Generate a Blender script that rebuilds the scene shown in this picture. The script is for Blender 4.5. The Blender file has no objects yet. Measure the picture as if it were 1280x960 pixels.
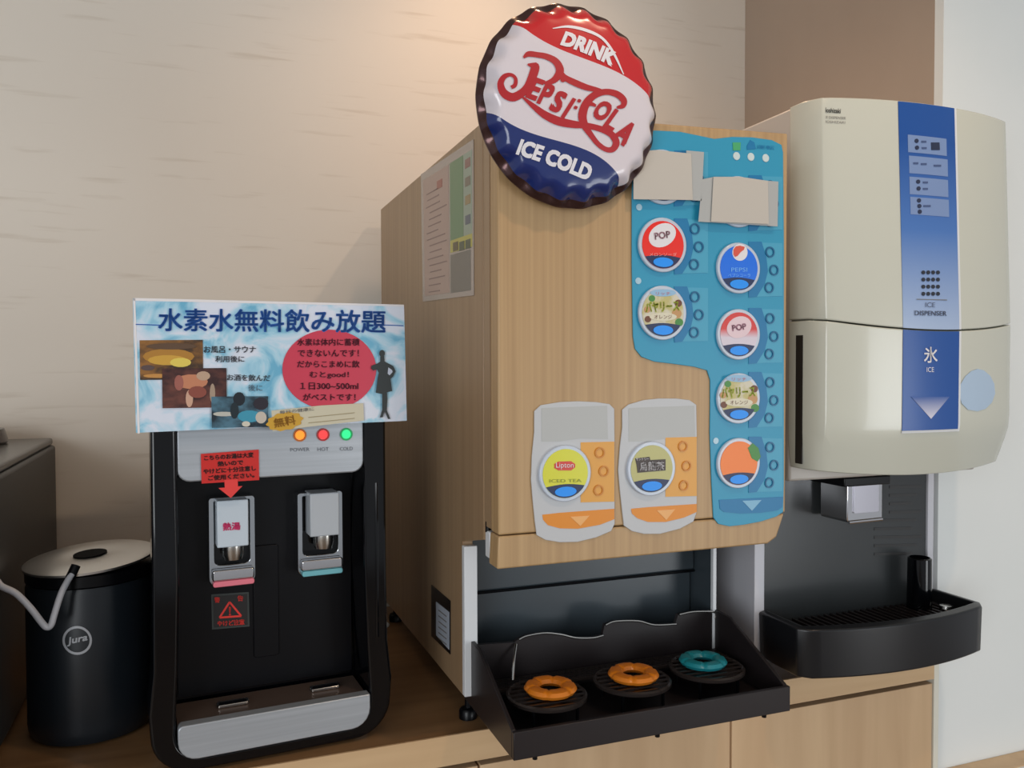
import bpy, bmesh, math, random
from mathutils import Vector, Matrix
random.seed(4)
SC = bpy.context.scene
COL = SC.collection

# ------------------------------------------------------------------ camera, world, lights, exposure
CAM = Vector((0, 0, 1.38))
F = 1036.28
MR = [Vector((0.93693, -0.34950, -0.00241)), Vector((-0.01153, -0.02401, -0.99965)), Vector((0.34932, 0.93663, -0.02653))]  # right, down, forward
cd = bpy.data.cameras.new('camera'); cam = bpy.data.objects.new('camera', cd); COL.objects.link(cam)
cd.sensor_width = 36; cd.lens = F / 1280 * 36; cd.clip_start = .02
r_, d_, f_ = MR
cam.matrix_world = Matrix(((r_.x, -d_.x, -f_.x, 0), (r_.y, -d_.y, -f_.y, 0), (r_.z, -d_.z, -f_.z, 1.38), (0, 0, 0, 1)))
SC.camera = cam
SC.view_settings.view_transform = 'Standard'; SC.view_settings.look = 'None'
SC.view_settings.gamma = 1; SC.view_settings.exposure = -0.04
try: SC.view_settings.use_curve_mapping = False
except Exception: pass
W = bpy.data.worlds.new('world'); SC.world = W; W.use_nodes = True
W.node_tree.nodes['Background'].inputs[0].default_value = (.92, .95, 1.0, 1)
W.node_tree.nodes['Background'].inputs[1].default_value = .42

def area(name, loc, target, sx, sy, power, color):
    l = bpy.data.lights.new(name, 'AREA'); l.shape = 'RECTANGLE'; l.size = sx; l.size_y = sy; l.energy = power; l.color = color
    o = bpy.data.objects.new(name, l); COL.objects.link(o); o.location = loc
    o.rotation_euler = (Vector(target) - Vector(loc)).to_track_quat('-Z', 'Y').to_euler(); return o
area('window_daylight', (-2.0, -1.9, 1.45), (.3, 1.4, 1.1), 1.6, 1.7, 52, (.93, .97, 1))
area('far_window_daylight', (2.7, -2.2, .85), (1.7, 1.2, .6), 1.3, 1.5, 32, (.93, .97, 1))
def spot(name, loc, target, power, ang, color, blend=.7, size=.05):
    l = bpy.data.lights.new(name, 'SPOT'); l.energy = power; l.spot_size = math.radians(ang); l.spot_blend = blend; l.color = color; l.shadow_soft_size = size
    o = bpy.data.objects.new(name, l); COL.objects.link(o); o.location = loc
    o.rotation_euler = (Vector(target) - Vector(loc)).to_track_quat('-Z', 'Y').to_euler(); return o
LAMP = (.58, 1.45, 2.52)
LAMP2 = (.90, .25, 2.52)
spot('downlight_glow', (LAMP[0], LAMP[1], LAMP[2] - .03), (.55, 1.5, 0), 13, 135, (1, .62, .36), 1.0)
spot('downlight_room', (LAMP2[0], LAMP2[1], LAMP2[2] - .03), (.6, .8, 0), 17, 130, (1, .74, .52), .6, .03)

# ------------------------------------------------------------------ geometry helpers
def lin(c):
    return tuple(((x / 255) / 12.92 if x / 255 <= .04045 else ((x / 255 + .055) / 1.055) ** 2.4) for x in c)
MATS = {}
def mat(name, c, rough=.5, metal=0, emit=0, spec=.5, coat=0):
    if name in MATS: return MATS[name]
    m = bpy.data.materials.new(name); m.use_nodes = True; b = m.node_tree.nodes['Principled BSDF']
    b.inputs['Base Color'].default_value = (*lin(c), 1); b.inputs['Roughness'].default_value = rough; b.inputs['Metallic'].default_value = metal
    b.inputs['Specular IOR Level'].default_value = spec; b.inputs['Coat Weight'].default_value = coat
    if emit: b.inputs['Emission Color'].default_value = (*lin(c), 1); b.inputs['Emission Strength'].default_value = emit
    MATS[name] = m; return m
def noisy(name, c1, c2, scale, rough=.5, metal=0, detail=4, coords='Object', lo=.35, hi=.65, bump=0, rough2=None, distort=0, coat=0, spec=.5):
    m = mat(name, c1, rough, metal, spec=spec, coat=coat); nt = m.node_tree; N = nt.nodes; b = N['Principled BSDF']
    tc = N.new('ShaderNodeTexCoord'); mp = N.new('ShaderNodeMapping'); mp.inputs['Scale'].default_value = scale
    no = N.new('ShaderNodeTexNoise'); no.inputs['Scale'].default_value = 1; no.inputs['Detail'].default_value = detail; no.inputs['Distortion'].default_value = distort
    rp = N.new('ShaderNodeValToRGB'); rp.color_ramp.elements[0].position = lo; rp.color_ramp.elements[1].position = hi
    rp.color_ramp.elements[0].color = (*lin(c1), 1); rp.color_ramp.elements[1].color = (*lin(c2), 1)
    L = nt.links
    L.new(tc.outputs[coords], mp.inputs[0]); L.new(mp.outputs[0], no.inputs['Vector']); L.new(no.outputs['Fac'], rp.inputs[0]); L.new(rp.outputs[0], b.inputs['Base Color'])
    if bump:
        bp = N.new('ShaderNodeBump'); bp.inputs['Strength'].default_value = bump; bp.inputs['Distance'].default_value = .002
        L.new(no.outputs['Fac'], bp.inputs['Height']); L.new(bp.outputs[0], b.inputs['Normal'])
    return m

def setp(o, label=None, cat=None, group=None, kind=None):
    if label: o['label'] = label
    if cat: o['category'] = cat
    if group: o['group'] = group
    if kind: o['kind'] = kind
    return o
def thing(name, label, cat, loc, rotz=0, group=None):
    o = bpy.data.objects.new(name, None); COL.objects.link(o); o.location = loc; o.rotation_euler = (0, 0, rotz)
    o.empty_display_size = .05
    bpy.context.view_layer.update()
    return setp(o, label, cat, group)
def obj(name, bm, m, parent=None, smooth=False, bev=0, seg=2, label=None, world=True):
    bmesh.ops.recalc_face_normals(bm, faces=bm.faces[:])
    me = bpy.data.meshes.new(name); bm.to_mesh(me); bm.free()
    return link(name, me, m, parent, smooth, bev, seg, label, world)
def wm(o):
    m = Matrix.Translation(o.location) @ o.rotation_euler.to_matrix().to_4x4()
    return wm(o.parent) @ m if o.parent else m
def link(name, me, m, parent=None, smooth=False, bev=0, seg=2, label=None, world=True):
    me.materials.clear(); me.materials.append(m)
    if parent and world: me.transform(wm(parent).inverted())
    o = bpy.data.objects.new(name, me); COL.objects.link(o)
    if parent: o.parent = parent
    if smooth:
        for p in me.polygons: p.use_smooth = True
        try: me.set_sharp_from_angle(angle=math.radians(40))
        except Exception: pass
    if bev:
        b = o.modifiers.new('bevel', 'BEVEL'); b.width = bev; b.segments = seg; b.limit_method = 'ANGLE'; b.angle_limit = math.radians(35)
        b.harden_normals = False
        for p in me.polygons: p.use_smooth = True
        try: me.set_sharp_from_angle(angle=math.radians(60))
        except Exception: pass
    if label: o['label'] = label
    return o
def BM(): return bmesh.new()
def box(bm, x0, x1, y0, y1, z0, z1):
    v = [bm.verts.new(p) for p in ((x0,y0,z0),(x1,y0,z0),(x1,y1,z0),(x0,y1,z0),(x0,y0,z1),(x1,y0,z1),(x1,y1,z1),(x0,y1,z1))]
    for f in ((0,1,2,3),(4,5,6,7),(0,1,5,4),(1,2,6,5),(2,3,7,6),(3,0,4,7)): bm.faces.new([v[i] for i in f])
    return bm
def prism(bm, front, back):
    a = [bm.verts.new(p) for p in front]; b = [bm.verts.new(p) for p in back]; n = len(a)
    bm.faces.new(a); bm.faces.new(b[::-1])
    for i in range(n): bm.faces.new((a[i], b[i], b[(i+1) % n], a[(i+1) % n]))
    return bm
def prismy(bm, pts, y0, y1): return prism(bm, [(x, y0, z) for x, z in pts], [(x, y1, z) for x, z in pts])
def frame(bm, outer, inner, y0, y1):
    """closed ring between two outlines of equal count (x,z)"""
    n = len(outer); V = []
    for y in (y0, y1):
        V.append([bm.verts.new((x, y, z)) for x, z in outer]); V.append([bm.verts.new((x, y, z)) for x, z in inner])
    for i in range(n):
        j = (i+1) % n
        bm.faces.new((V[0][i], V[0][j], V[1][j], V[1][i])); bm.faces.new((V[2][i], V[3][i], V[3][j], V[2][j]))
        bm.faces.new((V[0][i], V[2][i], V[2][j], V[0][j])); bm.faces.new((V[1][i], V[1][j], V[3][j], V[3][i]))
    return bm
def rrect(x0, x1, z0, z1, r, n=5, rs=None):
    """rounded rectangle outline, rs = radii (bl, br, tr, tl)"""
    rs = rs or (r, r, r, r); out = []
    for (cx, cz, a0, q) in ((x0, z0, 180, 0), (x1, z0, 270, 1), (x1, z1, 0, 2), (x0, z1, 90, 3)):
        R = max(rs[q], 1e-4); c = (cx + (R if q in (0, 3) else -R), cz + (R if q in (0, 1) else -R))
        for i in range(n + 1):
            a = math.radians(a0 + 90 * i / n); out.append((c[0] + R * math.cos(a), c[1] + R * math.sin(a)))
    return out
def tube(bm, pts, r, n=8, cap=True):
    pts = [Vector(p) for p in pts]; rings = []; up = None
    rr = r if isinstance(r, (list, tuple)) else [r] * len(pts)
    for i, p in enumerate(pts):
        t = (pts[min(i+1, len(pts)-1)] - pts[max(i-1, 0)]).normalized()
        if up is None: up = t.orthogonal().normalized()
        up = (up - t * up.dot(t)).normalized(); s = t.cross(up)
        rings.append([bm.verts.new(p + (up * math.cos(2*math.pi*k/n) + s * math.sin(2*math.pi*k/n)) * rr[i]) for k in range(n)])
    for a, b in zip(rings, rings[1:]):
        for k in range(n): bm.faces.new((a[k], a[(k+1) % n], b[(k+1) % n], b[k]))
    if cap: bm.faces.new(rings[0]); bm.faces.new(rings[-1])
    return bm
def smoothpath(pts, k=6):
    P = [Vector(p) for p in pts]; P = [P[0]*2 - P[1]] + P + [P[-1]*2 - P[-2]]; out = []
    for i in range(1, len(P)-2):
        a, b, c, d = P[i-1:i+3]
        for j in range(k):
            t = j / k
            out.append(.5 * ((2*b) + (c - a)*t + (2*a - 5*b + 4*c - d)*t*t + (3*b - a - 3*c + d)*t**3))
    out.append(P[-2]); return out
def lathe(bm, prof, c, n=48, axis='z'):
    rings = []
    for r, h in prof:
        ring = []
        for k in range(n):
            a = 2*math.pi*k/n
            if axis == 'z': p = (c[0] + r*math.cos(a), c[1] + r*math.sin(a), c[2] + h)
            else: p = (c[0] + r*math.cos(a), c[1] + h, c[2] + r*math.sin(a))
            ring.append(bm.verts.new(p))
        rings.append(ring)
    for a, b in zip(rings, rings[1:]):
        for k in range(n): bm.faces.new((a[k], a[(k+1) % n], b[(k+1) % n], b[k]))
    if prof[0][0] > 1e-5: bm.faces.new(rings[0])
    if prof[-1][0] > 1e-5: bm.faces.new(rings[-1])
    bmesh.ops.remove_doubles(bm, verts=bm.verts[:], dist=1e-6)
    return bm
# photograph pixel -> point on a real plane of the scene
def ray(px, py): return MR[0] * ((px-640)/F) + MR[1] * ((py-480)/F) + MR[2]
def atY(px, py, y): d = ray(px, py); return CAM + d * (y / d.y)
def atX(px, py, x): d = ray(px, py); return CAM + d * (x / d.x)
def atZ(px, py, z): d = ray(px, py); return CAM + d * ((z - CAM.z) / d.z)
class Surf:
    """a flat face: point p0, outward normal n; gives the point under a pixel lifted by off"""
    def __init__(s, p0, n): s.p = Vector(p0); s.n = Vector(n).normalized()
    def __call__(s, px, py, off=0):
        d = ray(px, py); return CAM + d * (((s.p + s.n*off) - CAM).dot(s.n) / d.dot(s.n))
def SY(y): return Surf((0, y, 0), (0, -1, 0))
def plate(name, S, pts, m, parent, off=.001, thick=.0008, label=None, bev=0):
    """thin printed or moulded plate lying on surface S, outline in photograph pixels"""
    fr = [S(x, y, off) for x, y in pts]
    bm = prism(BM(), fr, [p - S.n * thick for p in fr])
    return obj(name, bm, m, parent, label=label, bev=bev)
def disc(name, S, cx, cy, rad, m, parent, off=.001, thick=.001, n=32, label=None, sz=1.0, bev=0):
    c = S(cx, cy, off); u = Vector((0, 0, 1)).cross(S.n).normalized(); v = S.n.cross(u)
    fr = [c + u * rad * math.cos(2*math.pi*k/n) + v * rad * sz * math.sin(2*math.pi*k/n) for k in range(n)]
    return obj(name, prism(BM(), fr, [p - S.n * thick for p in fr]), m, parent, label=label, bev=bev)
def ringd(name, S, cx, cy, rad, w, m, parent, off=.001, thick=.001, n=24):
    c = S(cx, cy, off); u = Vector((0, 0, 1)).cross(S.n).normalized(); v = S.n.cross(u); bm = BM(); V = []
    for o in (0, thick):
        for rr in (rad, rad - w):
            V.append([bm.verts.new(c - S.n*o + u*rr*math.cos(2*math.pi*k/n) + v*rr*math.sin(2*math.pi*k/n)) for k in range(n)])
    for i in range(n):
        j = (i+1) % n
        for a, b in ((0, 1), (2, 3), (0, 2), (1, 3)): bm.faces.new((V[a][i], V[a][j], V[b][j], V[b][i]))
    return obj(name, bm, m, parent)
def text_mesh(s, bold=.012, spacing=1.0):
    c = bpy.data.curves.new('t', 'FONT'); c.body = s; c.space_character = spacing; c.align_x = 'CENTER'; c.resolution_u = 3
    o = bpy.data.objects.new('t', c)
    me = bpy.data.meshes.new_from_object(o); bpy.data.objects.remove(o)
    if bold > .013:                       # heavier weight: the outline repeated a hair to each side
        bm = BM(); b = bold * .8
        for dx, dy in ((-b, -b), (b, -b), (-b, b), (b, b), (0, 0)):
            k = len(bm.verts); bm.from_mesh(me); bm.verts.ensure_lookup_table()
            for v in bm.verts[k:]: v.co.x += dx; v.co.y += dy
        bm.to_mesh(me); bm.free()
    return me
def lettering(s, S, cx, cy, w, h, m, parent, ang=0, off=.0016, bold=.012, shear=0, name='lettering', warp=None, label=None):
    """printed words: outline of the words set w x h pixels about (cx,cy) on surface S"""
    me = text_mesh(s, bold)
    if not me.vertices: return None
    xs = [v.co.x for v in me.vertices]; ys = [v.co.y for v in me.vertices]
    x0, x1, y0, y1 = min(xs), max(xs), min(ys), max(ys); a = math.radians(ang)
    for v in me.vertices:
        u = ((v.co.x - x0) / (x1 - x0) - .5) * w; t = -((v.co.y - y0) / (y1 - y0) - .5) * h
        u -= shear * t
        if warp: u, t = warp(u, t)
        v.co = S(cx + u*math.cos(a) - t*math.sin(a), cy + u*math.sin(a) + t*math.cos(a), off)
    return link(name, me, m, parent, label=label)
def strokes(name, S, paths, m, parent, off=.0016, closed=False):
    """flat brush strokes; each path = [(px,py,width px),...]"""
    bm = BM()
    for p in paths:
        P = smoothpath([(x, y, w) for x, y, w in p], 5); L = []; R = []
        for i, q in enumerate(P):
            t = P[min(i+1, len(P)-1)] - P[max(i-1, 0)]; t = Vector((t.x, t.y)); t = t.normalized() if t.length > 1e-6 else Vector((1, 0))
            n = Vector((-t.y, t.x)) * q.z / 2
            L.append(bm.verts.new(S(q.x + n.x, q.y + n.y, off))); R.append(bm.verts.new(S(q.x - n.x, q.y - n.y, off)))
        for i in range(len(P)-1): bm.faces.new((L[i], L[i+1], R[i+1], R[i]))
    return obj(name, bm, m, parent)

# ------------------------------------------------------------------ materials
WOODC1, WOODC2 = (172, 139, 97), (191, 158, 114)
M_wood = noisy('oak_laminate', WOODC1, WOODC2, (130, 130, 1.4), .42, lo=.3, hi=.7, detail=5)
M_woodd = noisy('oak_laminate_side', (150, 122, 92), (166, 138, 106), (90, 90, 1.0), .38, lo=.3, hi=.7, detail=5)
M_cab = noisy('cabinet_oak', (196, 162, 124), (216, 184, 144), (16, 16, 1.3), .5, lo=.3, hi=.72, detail=6, distort=.6)
M_cabd = mat('cabinet_gap', (70, 50, 34), .7)
M_top = noisy('worktop_laminate', (126, 92, 60), (150, 114, 78), (2.2, 40, 40), .28, lo=.3, hi=.7)
M_topedge = noisy('worktop_edge', (198, 164, 124), (212, 180, 138), (2.5, 30, 30), .45, lo=.3, hi=.7)
M_wall = noisy('wallpaper_streaked', (214, 204, 190), (227, 219, 207), (5, 5, 62), .75, lo=.27, hi=.40, detail=3, bump=.05, distort=.2)
M_alcove = noisy('alcove_wall_shaded', (172, 154, 138), (178, 160, 144), (4, 4, 2), .6)  # same paint as the back wall, its shade put into a darker colour
M_white = noisy('white_plaster', (228, 232, 230), (232, 235, 233), (3, 3, 3), .8)
M_ceil = mat('ceiling_paint', (225, 222, 215), .9)
M_floor = noisy('floor_vinyl', (120, 96, 72), (140, 114, 88), (2, 30, 2), .5)
M_blk = mat('gloss_black', (5, 6, 9), .10, spec=.4)
M_blk2 = mat('satin_black', (9, 10, 14), .3, spec=.25)
M_dk = mat('tray_black', (36, 31, 32), .36, spec=.35)
M_dk2 = mat('tray_black_deep', (44, 38, 36), .3)
M_slate = noisy('slate_panel', (58, 67, 73), (63, 72, 78), (6, 6, 6), .3)
M_steel = mat('steel', (190, 188, 184), .22, 1)
M_chrome = mat('chrome', (215, 215, 218), .1, 1)
M_silver = noisy('brushed_silver', (176, 182, 188), (188, 194, 200), (3, 60, 200), .38, .55)
M_ivory = mat('ivory_plastic', (205, 206, 192), .22, coat=.25)
M_ivoryd = mat('ivory_seam', (120, 118, 104), .6)
M_body = mat('grey_white_metal', (196, 190, 182), .35)
M_wht = mat('white_plastic', (226, 228, 230), .35)
M_paper = mat('paper', (196, 190, 180), .8)
M_paper2 = mat('paper_sleeve', (176, 178, 176), .35)
M_teal = mat('panel_teal', (44, 152, 188), .4)
M_teal2 = mat('panel_teal_light', (70, 164, 196), .4)
M_teal3 = mat('panel_teal_dark', (14, 120, 172), .4)
M_tealring = mat('ring_teal_dark', (14, 98, 142), .4)
M_ltgrey = mat('panel_light_grey', (194, 196, 198), .4)
M_ltgrey2 = mat('panel_grey', (182, 184, 182), .4)
M_org = mat('panel_orange_light', (226, 164, 70), .4)
M_org2 = mat('panel_orange', (226, 140, 28), .4)
M_orgr = mat('orange_ring', (204, 130, 36), .4)
M_ringw = mat('button_rim', (196, 206, 220), .25)
M_navy = mat('navy', (22, 40, 84), .4)
M_pill = mat('pill_blue', (16, 150, 255), .4)
M_red = mat('print_red', (206, 40, 34), .35)
M_black = mat('print_black', (22, 22, 24), .5)
M_grey = mat('print_grey', (120, 116, 112), .5)
M_lab = mat('print_white', (232, 230, 232), .5)

# ------------------------------------------------------------------ setting
YW, XA, YA = 1.786, 1.300, 1.181
setp(obj('wall_back', box(BM(), -2.6, XA, YW, YW+.1, 0, 2.55), M_wall), kind='structure')
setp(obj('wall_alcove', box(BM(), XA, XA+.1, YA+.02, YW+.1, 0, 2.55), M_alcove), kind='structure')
setp(obj('wall_right', box(BM(), XA, 3.6, YA, YA+.02, 0, 2.55), M_white), kind='structure')
setp(obj('trim_1', box(BM(), 1.243, 1.2545, 1.134, 1.181, 0, .845), mat('trim_cream', (226, 222, 206), .5)), kind='structure')
setp(obj('floor', box(BM(), -2.6, 3.6, -3, 2, -.05, 0), M_floor), kind='structure')
setp(obj('ceiling', box(BM(), -2.6, 3.6, -.6, 2, 2.55, 2.6), M_ceil), kind='structure')
# low moulding on the right wall
t2 = obj('trim_2', box(BM(), XA+.02, 3.5, 1.135, YA, .575, .600), M_cab, bev=.002); setp(t2, kind='structure')
obj('trim_edge', box(BM(), XA+.02, 3.5, 1.128, 1.1352, .560, .598), M_wht, t2)

# worktop and cabinets
wt = thing('worktop', 'long brown wood worktop carrying all the drink machines', 'worktop', (.3, 1.4, .80))
bm = BM(); box(bm, -1.6, 1.241, 1.135, YW-.001, .803, .845); box(bm, 1.241, XA-.001, 1.19, YW-.001, .803, .845)
obj('top_board', bm, M_top, wt)
obj('front_edging', box(BM(), -1.6, 1.241, 1.132, 1.1352, .8015, .8448), M_topedge, wt, label='pale oak edging strip')
def cabinet(x0, x1, label):
    c = thing('base_cabinet', label, 'cabinet', ((x0+x1)/2, 1.4, 0), group='base cabinets under the worktop')
    obj('carcass', box(BM(), x0+.001, x1-.001, 1.158, YW-.002, .08, .8025), M_cabd, c)
    obj('door', box(BM(), x0+.0018, x1-.0018, 1.134, 1.1575, .09, .7925), M_cab, c, bev=.0012)
    obj('plinth', box(BM(), x0+.001, x1-.001, 1.18, 1.2, 0, .08), M_cabd, c)
cabinet(-.063, .3705, 'oak base cabinet under the black water dispenser, left of the drip tray')
cabinet(.3705, .805, 'oak base cabinet directly below the black tray with coloured rings')
cabinet(.805, 1.241, 'oak base cabinet at the right end, under the ice machine tray')

# ceiling lamp that lights the wall
for LP, lab in ((LAMP, 'small round white recessed downlight over the wood-clad drink machine, close to the wall'), (LAMP2, 'small round white recessed downlight in the ceiling out in front of the machines')):
    dl = thing('downlight', lab, 'lamp', (LP[0], LP[1], 2.55))
    obj('trim_ring', lathe(BM(), [(.035, -.002), (.05, -.006), (.056, -.001), (.056, 0), (.035, 0)], (LP[0], LP[1], 2.55), 32), M_wht, dl, smooth=True)
    obj('reflector', lathe(BM(), [(0, -.0012), (.034, -.0012), (.034, -.0004), (0, -.0004)], (LP[0], LP[1], 2.55), 32), mat('lamp_glow', (255, 226, 180), .5, emit=6), dl)

# ------------------------------------------------------------------ drink dispenser
DD = thing('drink_dispenser', 'large wood-clad soft drink dispenser with teal button panel', 'drink dispenser', (.58, 1.4, .845))
XL, XR = .353, .799
bm = BM()
# left side skin with the cut-away lower front
prism(bm, [(XL, 1.057, 1.14), (XL, 1.057, 1.70), (XL, 1.73, 1.70), (XL, 1.73, .88), (XL, 1.156, .89), (XL, 1.156, 1.118)],
      [(XL+.016, 1.057, 1.14), (XL+.016, 1.057, 1.70), (XL+.016, 1.73, 1.70), (XL+.016, 1.73, .88), (XL+.016, 1.156, .89), (XL+.016, 1.156, 1.118)])
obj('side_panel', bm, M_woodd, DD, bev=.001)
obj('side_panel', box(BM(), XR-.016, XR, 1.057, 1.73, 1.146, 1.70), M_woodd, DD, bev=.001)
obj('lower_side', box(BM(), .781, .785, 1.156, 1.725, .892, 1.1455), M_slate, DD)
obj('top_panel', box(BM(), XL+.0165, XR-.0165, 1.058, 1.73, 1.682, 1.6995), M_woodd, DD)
obj('inner_housing', box(BM(), XL+.017, XR-.019, 1.25, 1.725, .892, 1.68), M_body, DD)
obj('underside', box(BM(), XL+.017, XR-.017, 1.058, 1.249, 1.145, 1.16), M_blk2, DD)
# door
DY = 1.0
bm = prismy(BM(), [(XL+.001, 1.157), (.803, 1.157), (.803, 1.712), (XL+.001, 1.699)], DY, 1.030)
door = obj('door', bm, M_wood, DD, bev=.0025, seg=3)
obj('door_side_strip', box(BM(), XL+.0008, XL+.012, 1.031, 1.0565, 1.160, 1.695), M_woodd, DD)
obj('door_frame', box(BM(), XL+.0125, .797, 1.031, 1.0565, 1.160, 1.695), M_wood, DD)
bm = prismy(BM(), [(XL-.001, 1.113), (.772, 1.113), (.788, 1.122), (.801, 1.1555), (XL+.001, 1.1555)], DY, 1.034)
obj('door_skirt', bm, M_wood, DD, bev=.0025, seg=3)
obj('hinge_cover', box(BM(), XL+.0008, XL+.03, 1.0345, 1.054, 1.1185, 1.154), M_wht, DD, bev=.002)
obj('hinge_pin', tube(BM(), [(XL+.0035, 1.05, 1.152), (XL+.0035, 1.05, 1.166)], .0035), M_blk2, DD)
# lower front: white uprights, slate splash panels
obj('upright', box(BM(), XL-.001, XL+.019, 1.1555-.012, 1.1555, .892, 1.1125), M_wht, DD, bev=.001)
obj('upright', box(BM(), .7785, .785, 1.1555-.008, 1.1555, .892, 1.1445), M_wht, DD, bev=.001)
sp = obj('splash_panel', box(BM(), XL+.0175, XR-.019, 1.215, 1.2485, .90, 1.0235), M_slate, DD, bev=.004)
obj('upper_splash_panel', box(BM(), XL+.0175, XR-.019, 1.205, 1.248, 1.0265, 1.144), M_slate, DD, bev=.003)
obj('splash_ledge', tube(BM(), [(XL+.018, 1.206, 1.0245), (XR-.019, 1.206, 1.0245)], .0022), M_blk2, DD)
for fx, fy in ((.368, 1.18), (.785, 1.18), (.368, 1.68), (.785, 1.68)):
    bm = lathe(BM(), [(0, .0), (.0135, .0), (.0135, .012), (.011, .015), (.005, .016), (.005, .046), (0, .046)], (fx, fy, .8455), 20)
    obj('foot', bm, M_blk2, DD, smooth=True)
# rating plate on the side
SXL = Surf((XL, 1.2, 1), (-1, 0, 0))
rp = plate('rating_plate', SXL, [(539, 731), (562.5, 751), (562.5, 818), (539, 795)], M_blk2, DD, .0012, .001)
plate('plate_label', SXL, [(545, 752), (561, 765), (561, 812), (545, 794)], mat('plate_label', (176, 184, 196), .4), rp, .0018, .0006)
for k in range(6): plate('print_line', SXL, [(548, 762+k*7), (558, 770+k*7), (558, 771.4+k*7), (548, 763.4+k*7)], M_grey, rp, .0021, .0003)
# notice poster on the side
po = plate('side_poster', SXL, [(526, 218), (591.5, 174), (592, 369), (528.5, 377)], mat('poster_sheet', (172, 160, 150), .22), DD, .0012, .0008, label='faded notice sheet with green and grey blocks')
def sq(u0, v0, u1, v1):
    """u across, v down on the poster -> pixels"""
    P = [(526, 218), (591.5, 174), (592, 369), (528.5, 377)]
    f = lambda u, v: ((1-u)*(1-v)*P[0][0] + u*(1-v)*P[1][0] + u*v*P[2][0] + (1-u)*v*P[3][0], (1-u)*(1-v)*P[0][1] + u*(1-v)*P[1][1] + u*v*P[2][1] + (1-u)*v*P[3][1])
    return [f(u0, v0), f(u1, v0), f(u1, v1), f(u0, v1)]
plate('pink_block', SXL, sq(.04, .06, .52, .96), mat('poster_pink', (176, 150, 138), .3), po, .0016, .0005)
plate('green_block', SXL, sq(.55, .06, .80, .60), mat('poster_green', (104, 138, 100), .3), po, .0016, .0005)
plate('pale_block', SXL, sq(.81, .06, .97, .60), mat('poster_pale', (150, 164, 146), .3), po, .0016, .0005)
plate('yellow_block', SXL, sq(.55, .60, .97, .685), mat('poster_yellow', (184, 176, 84), .3), po, .0016, .0005)
plate('grey_block', SXL, sq(.55, .70, .94, .965), mat('poster_grey', (116, 112, 104), .3), po, .0016, .0005)
for k, (u, v, c) in enumerate(((.84, .10, (140, 100, 92)), (.84, .22, (120, 112, 96)), (.84, .34, (150, 130, 90)), (.84, .47, (88, 98, 110)), (.30, .13, (160, 96, 84)), (.60, .62, (90, 80, 50)), (.72, .63, (70, 84, 60)), (.84, .63, (70, 84, 60)))):
    plate('picture', SXL, sq(u, v, u+.1, v+.06), mat('poster_pic%d' % k, c, .3), po, .0019, .0003)
for k in range(16):
    v = .18 + k*.05; u = .08 + random.random()*.08
    plate('print_line', SXL, sq(u, v, u+.2+random.random()*.16, v+.008), mat('poster_line', (140, 116, 110), .4), po, .0019, .0003)

# ---- teal flavour panel on the door
S = SY(DY)
TP = plate('flavour_panel', S, [(792,164),(820,163),(850,164.5),(872,169),(893,173.5),(915,171),(940,171.5),(965,175),(977,181),(979,190),(980,300),(980,450),(980,604),(979,640),(970,646),(951,652),(930,656),(912,658),(898,655),(892,647),(889.5,600),(887.5,540),(888,505),(888,475),(884,463),(868,458.5),(843,455),(818,452),(802,446),(794,436),(791.5,420),(790,330),(790,250)], M_teal, DD, .0022, .002, bev=.0005)
def backing(cx, cy, big=1):
    plate('key_field', S, [(cx+18, cy-32), (cx+56, cy-31), (cx+56, cy+35), (cx+18, cy+36)], M_teal2, TP, .0028, .0006)
    plate('key_wedge', S, [(cx+14, cy-33), (cx+30, cy-33), (cx+36, cy-14), (cx+38, cy+4), (cx+34, cy+20), (cx+24, cy+36), (cx+14, cy+37)], M_teal3, TP, .0031, .0004)  # darker teal wedge beside the size keys
def keys(cx, cy, par):
    for dx, dy in ((40, -20), (45, 2.5), (39, 24.5)):
        ringd('size_key', S, cx+dx, cy+dy, .0078, .0022, M_tealring, par, .0045, .0015, 20)
FRUIT = None
def button(cx, cy, face, label, r=.0372):
    """a round selector: rim, face, navy foot with a blue pill"""
    b = disc('drink_button', S, cx, cy, r, M_ringw, DD, .0075, .0055, 40, label=label, bev=.0012)
    fr = disc('button_face', S, cx, cy, r*.87, face, b, .0083, .001, 40)
    # navy foot: circular segment
    c = S(cx, cy, .0088); R = r*.865; a0 = math.asin(.52); pts = [(-a0, )]
    out = []
    for k in range(15):
        a = math.pi + a0 + (math.pi - 2*a0) * k / 14
        out.append((c.x + R*math.cos(a), c.z + R*math.sin(a)))
    zt = c.z - R*.52
    for k in range(1, 8):
        t = k / 8; x = out[14][0] + (out[0][0]-out[14][0]) * t if False else c.x + R*math.cos(a0)*(1-2*t)
        out.append((x, zt + .0028*math.sin(math.pi*t)))
    obj('navy_foot', prismy(BM(), out, c.y, c.y+.0006), M_navy, b)
    e = [(c.x + .0155*math.cos(2*math.pi*k/24), c.z - R*.735 + .0065*math.sin(2*math.pi*k/24)) for k in range(24)]
    obj('blue_pill', prismy(BM(), e, c.y-.0006, c.y-.0001), M_pill, b)
    return b
def oval(name, cx, cy, rx, ry, ang, m, par, off):
    a = math.radians(ang); pts = []
    for k in range(28):
        u = rx*math.cos(2*math.pi*k/28); v = ry*math.sin(2*math.pi*k/28)
        pts.append((cx + u*math.cos(a) - v*math.sin(a), cy + u*math.sin(a) + v*math.cos(a)))
    return plate(name, S, pts, m, par, off, .0004)
M_face_red = mat('face_red', (240, 36, 16), .3)
M_face_blue = mat('face_blue', (0, 112, 235), .3)
M_face_half = mat('face_half', (214, 60, 48), .3)
nt = M_face_half.node_tree; b_ = nt.nodes['Principled BSDF']
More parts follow.
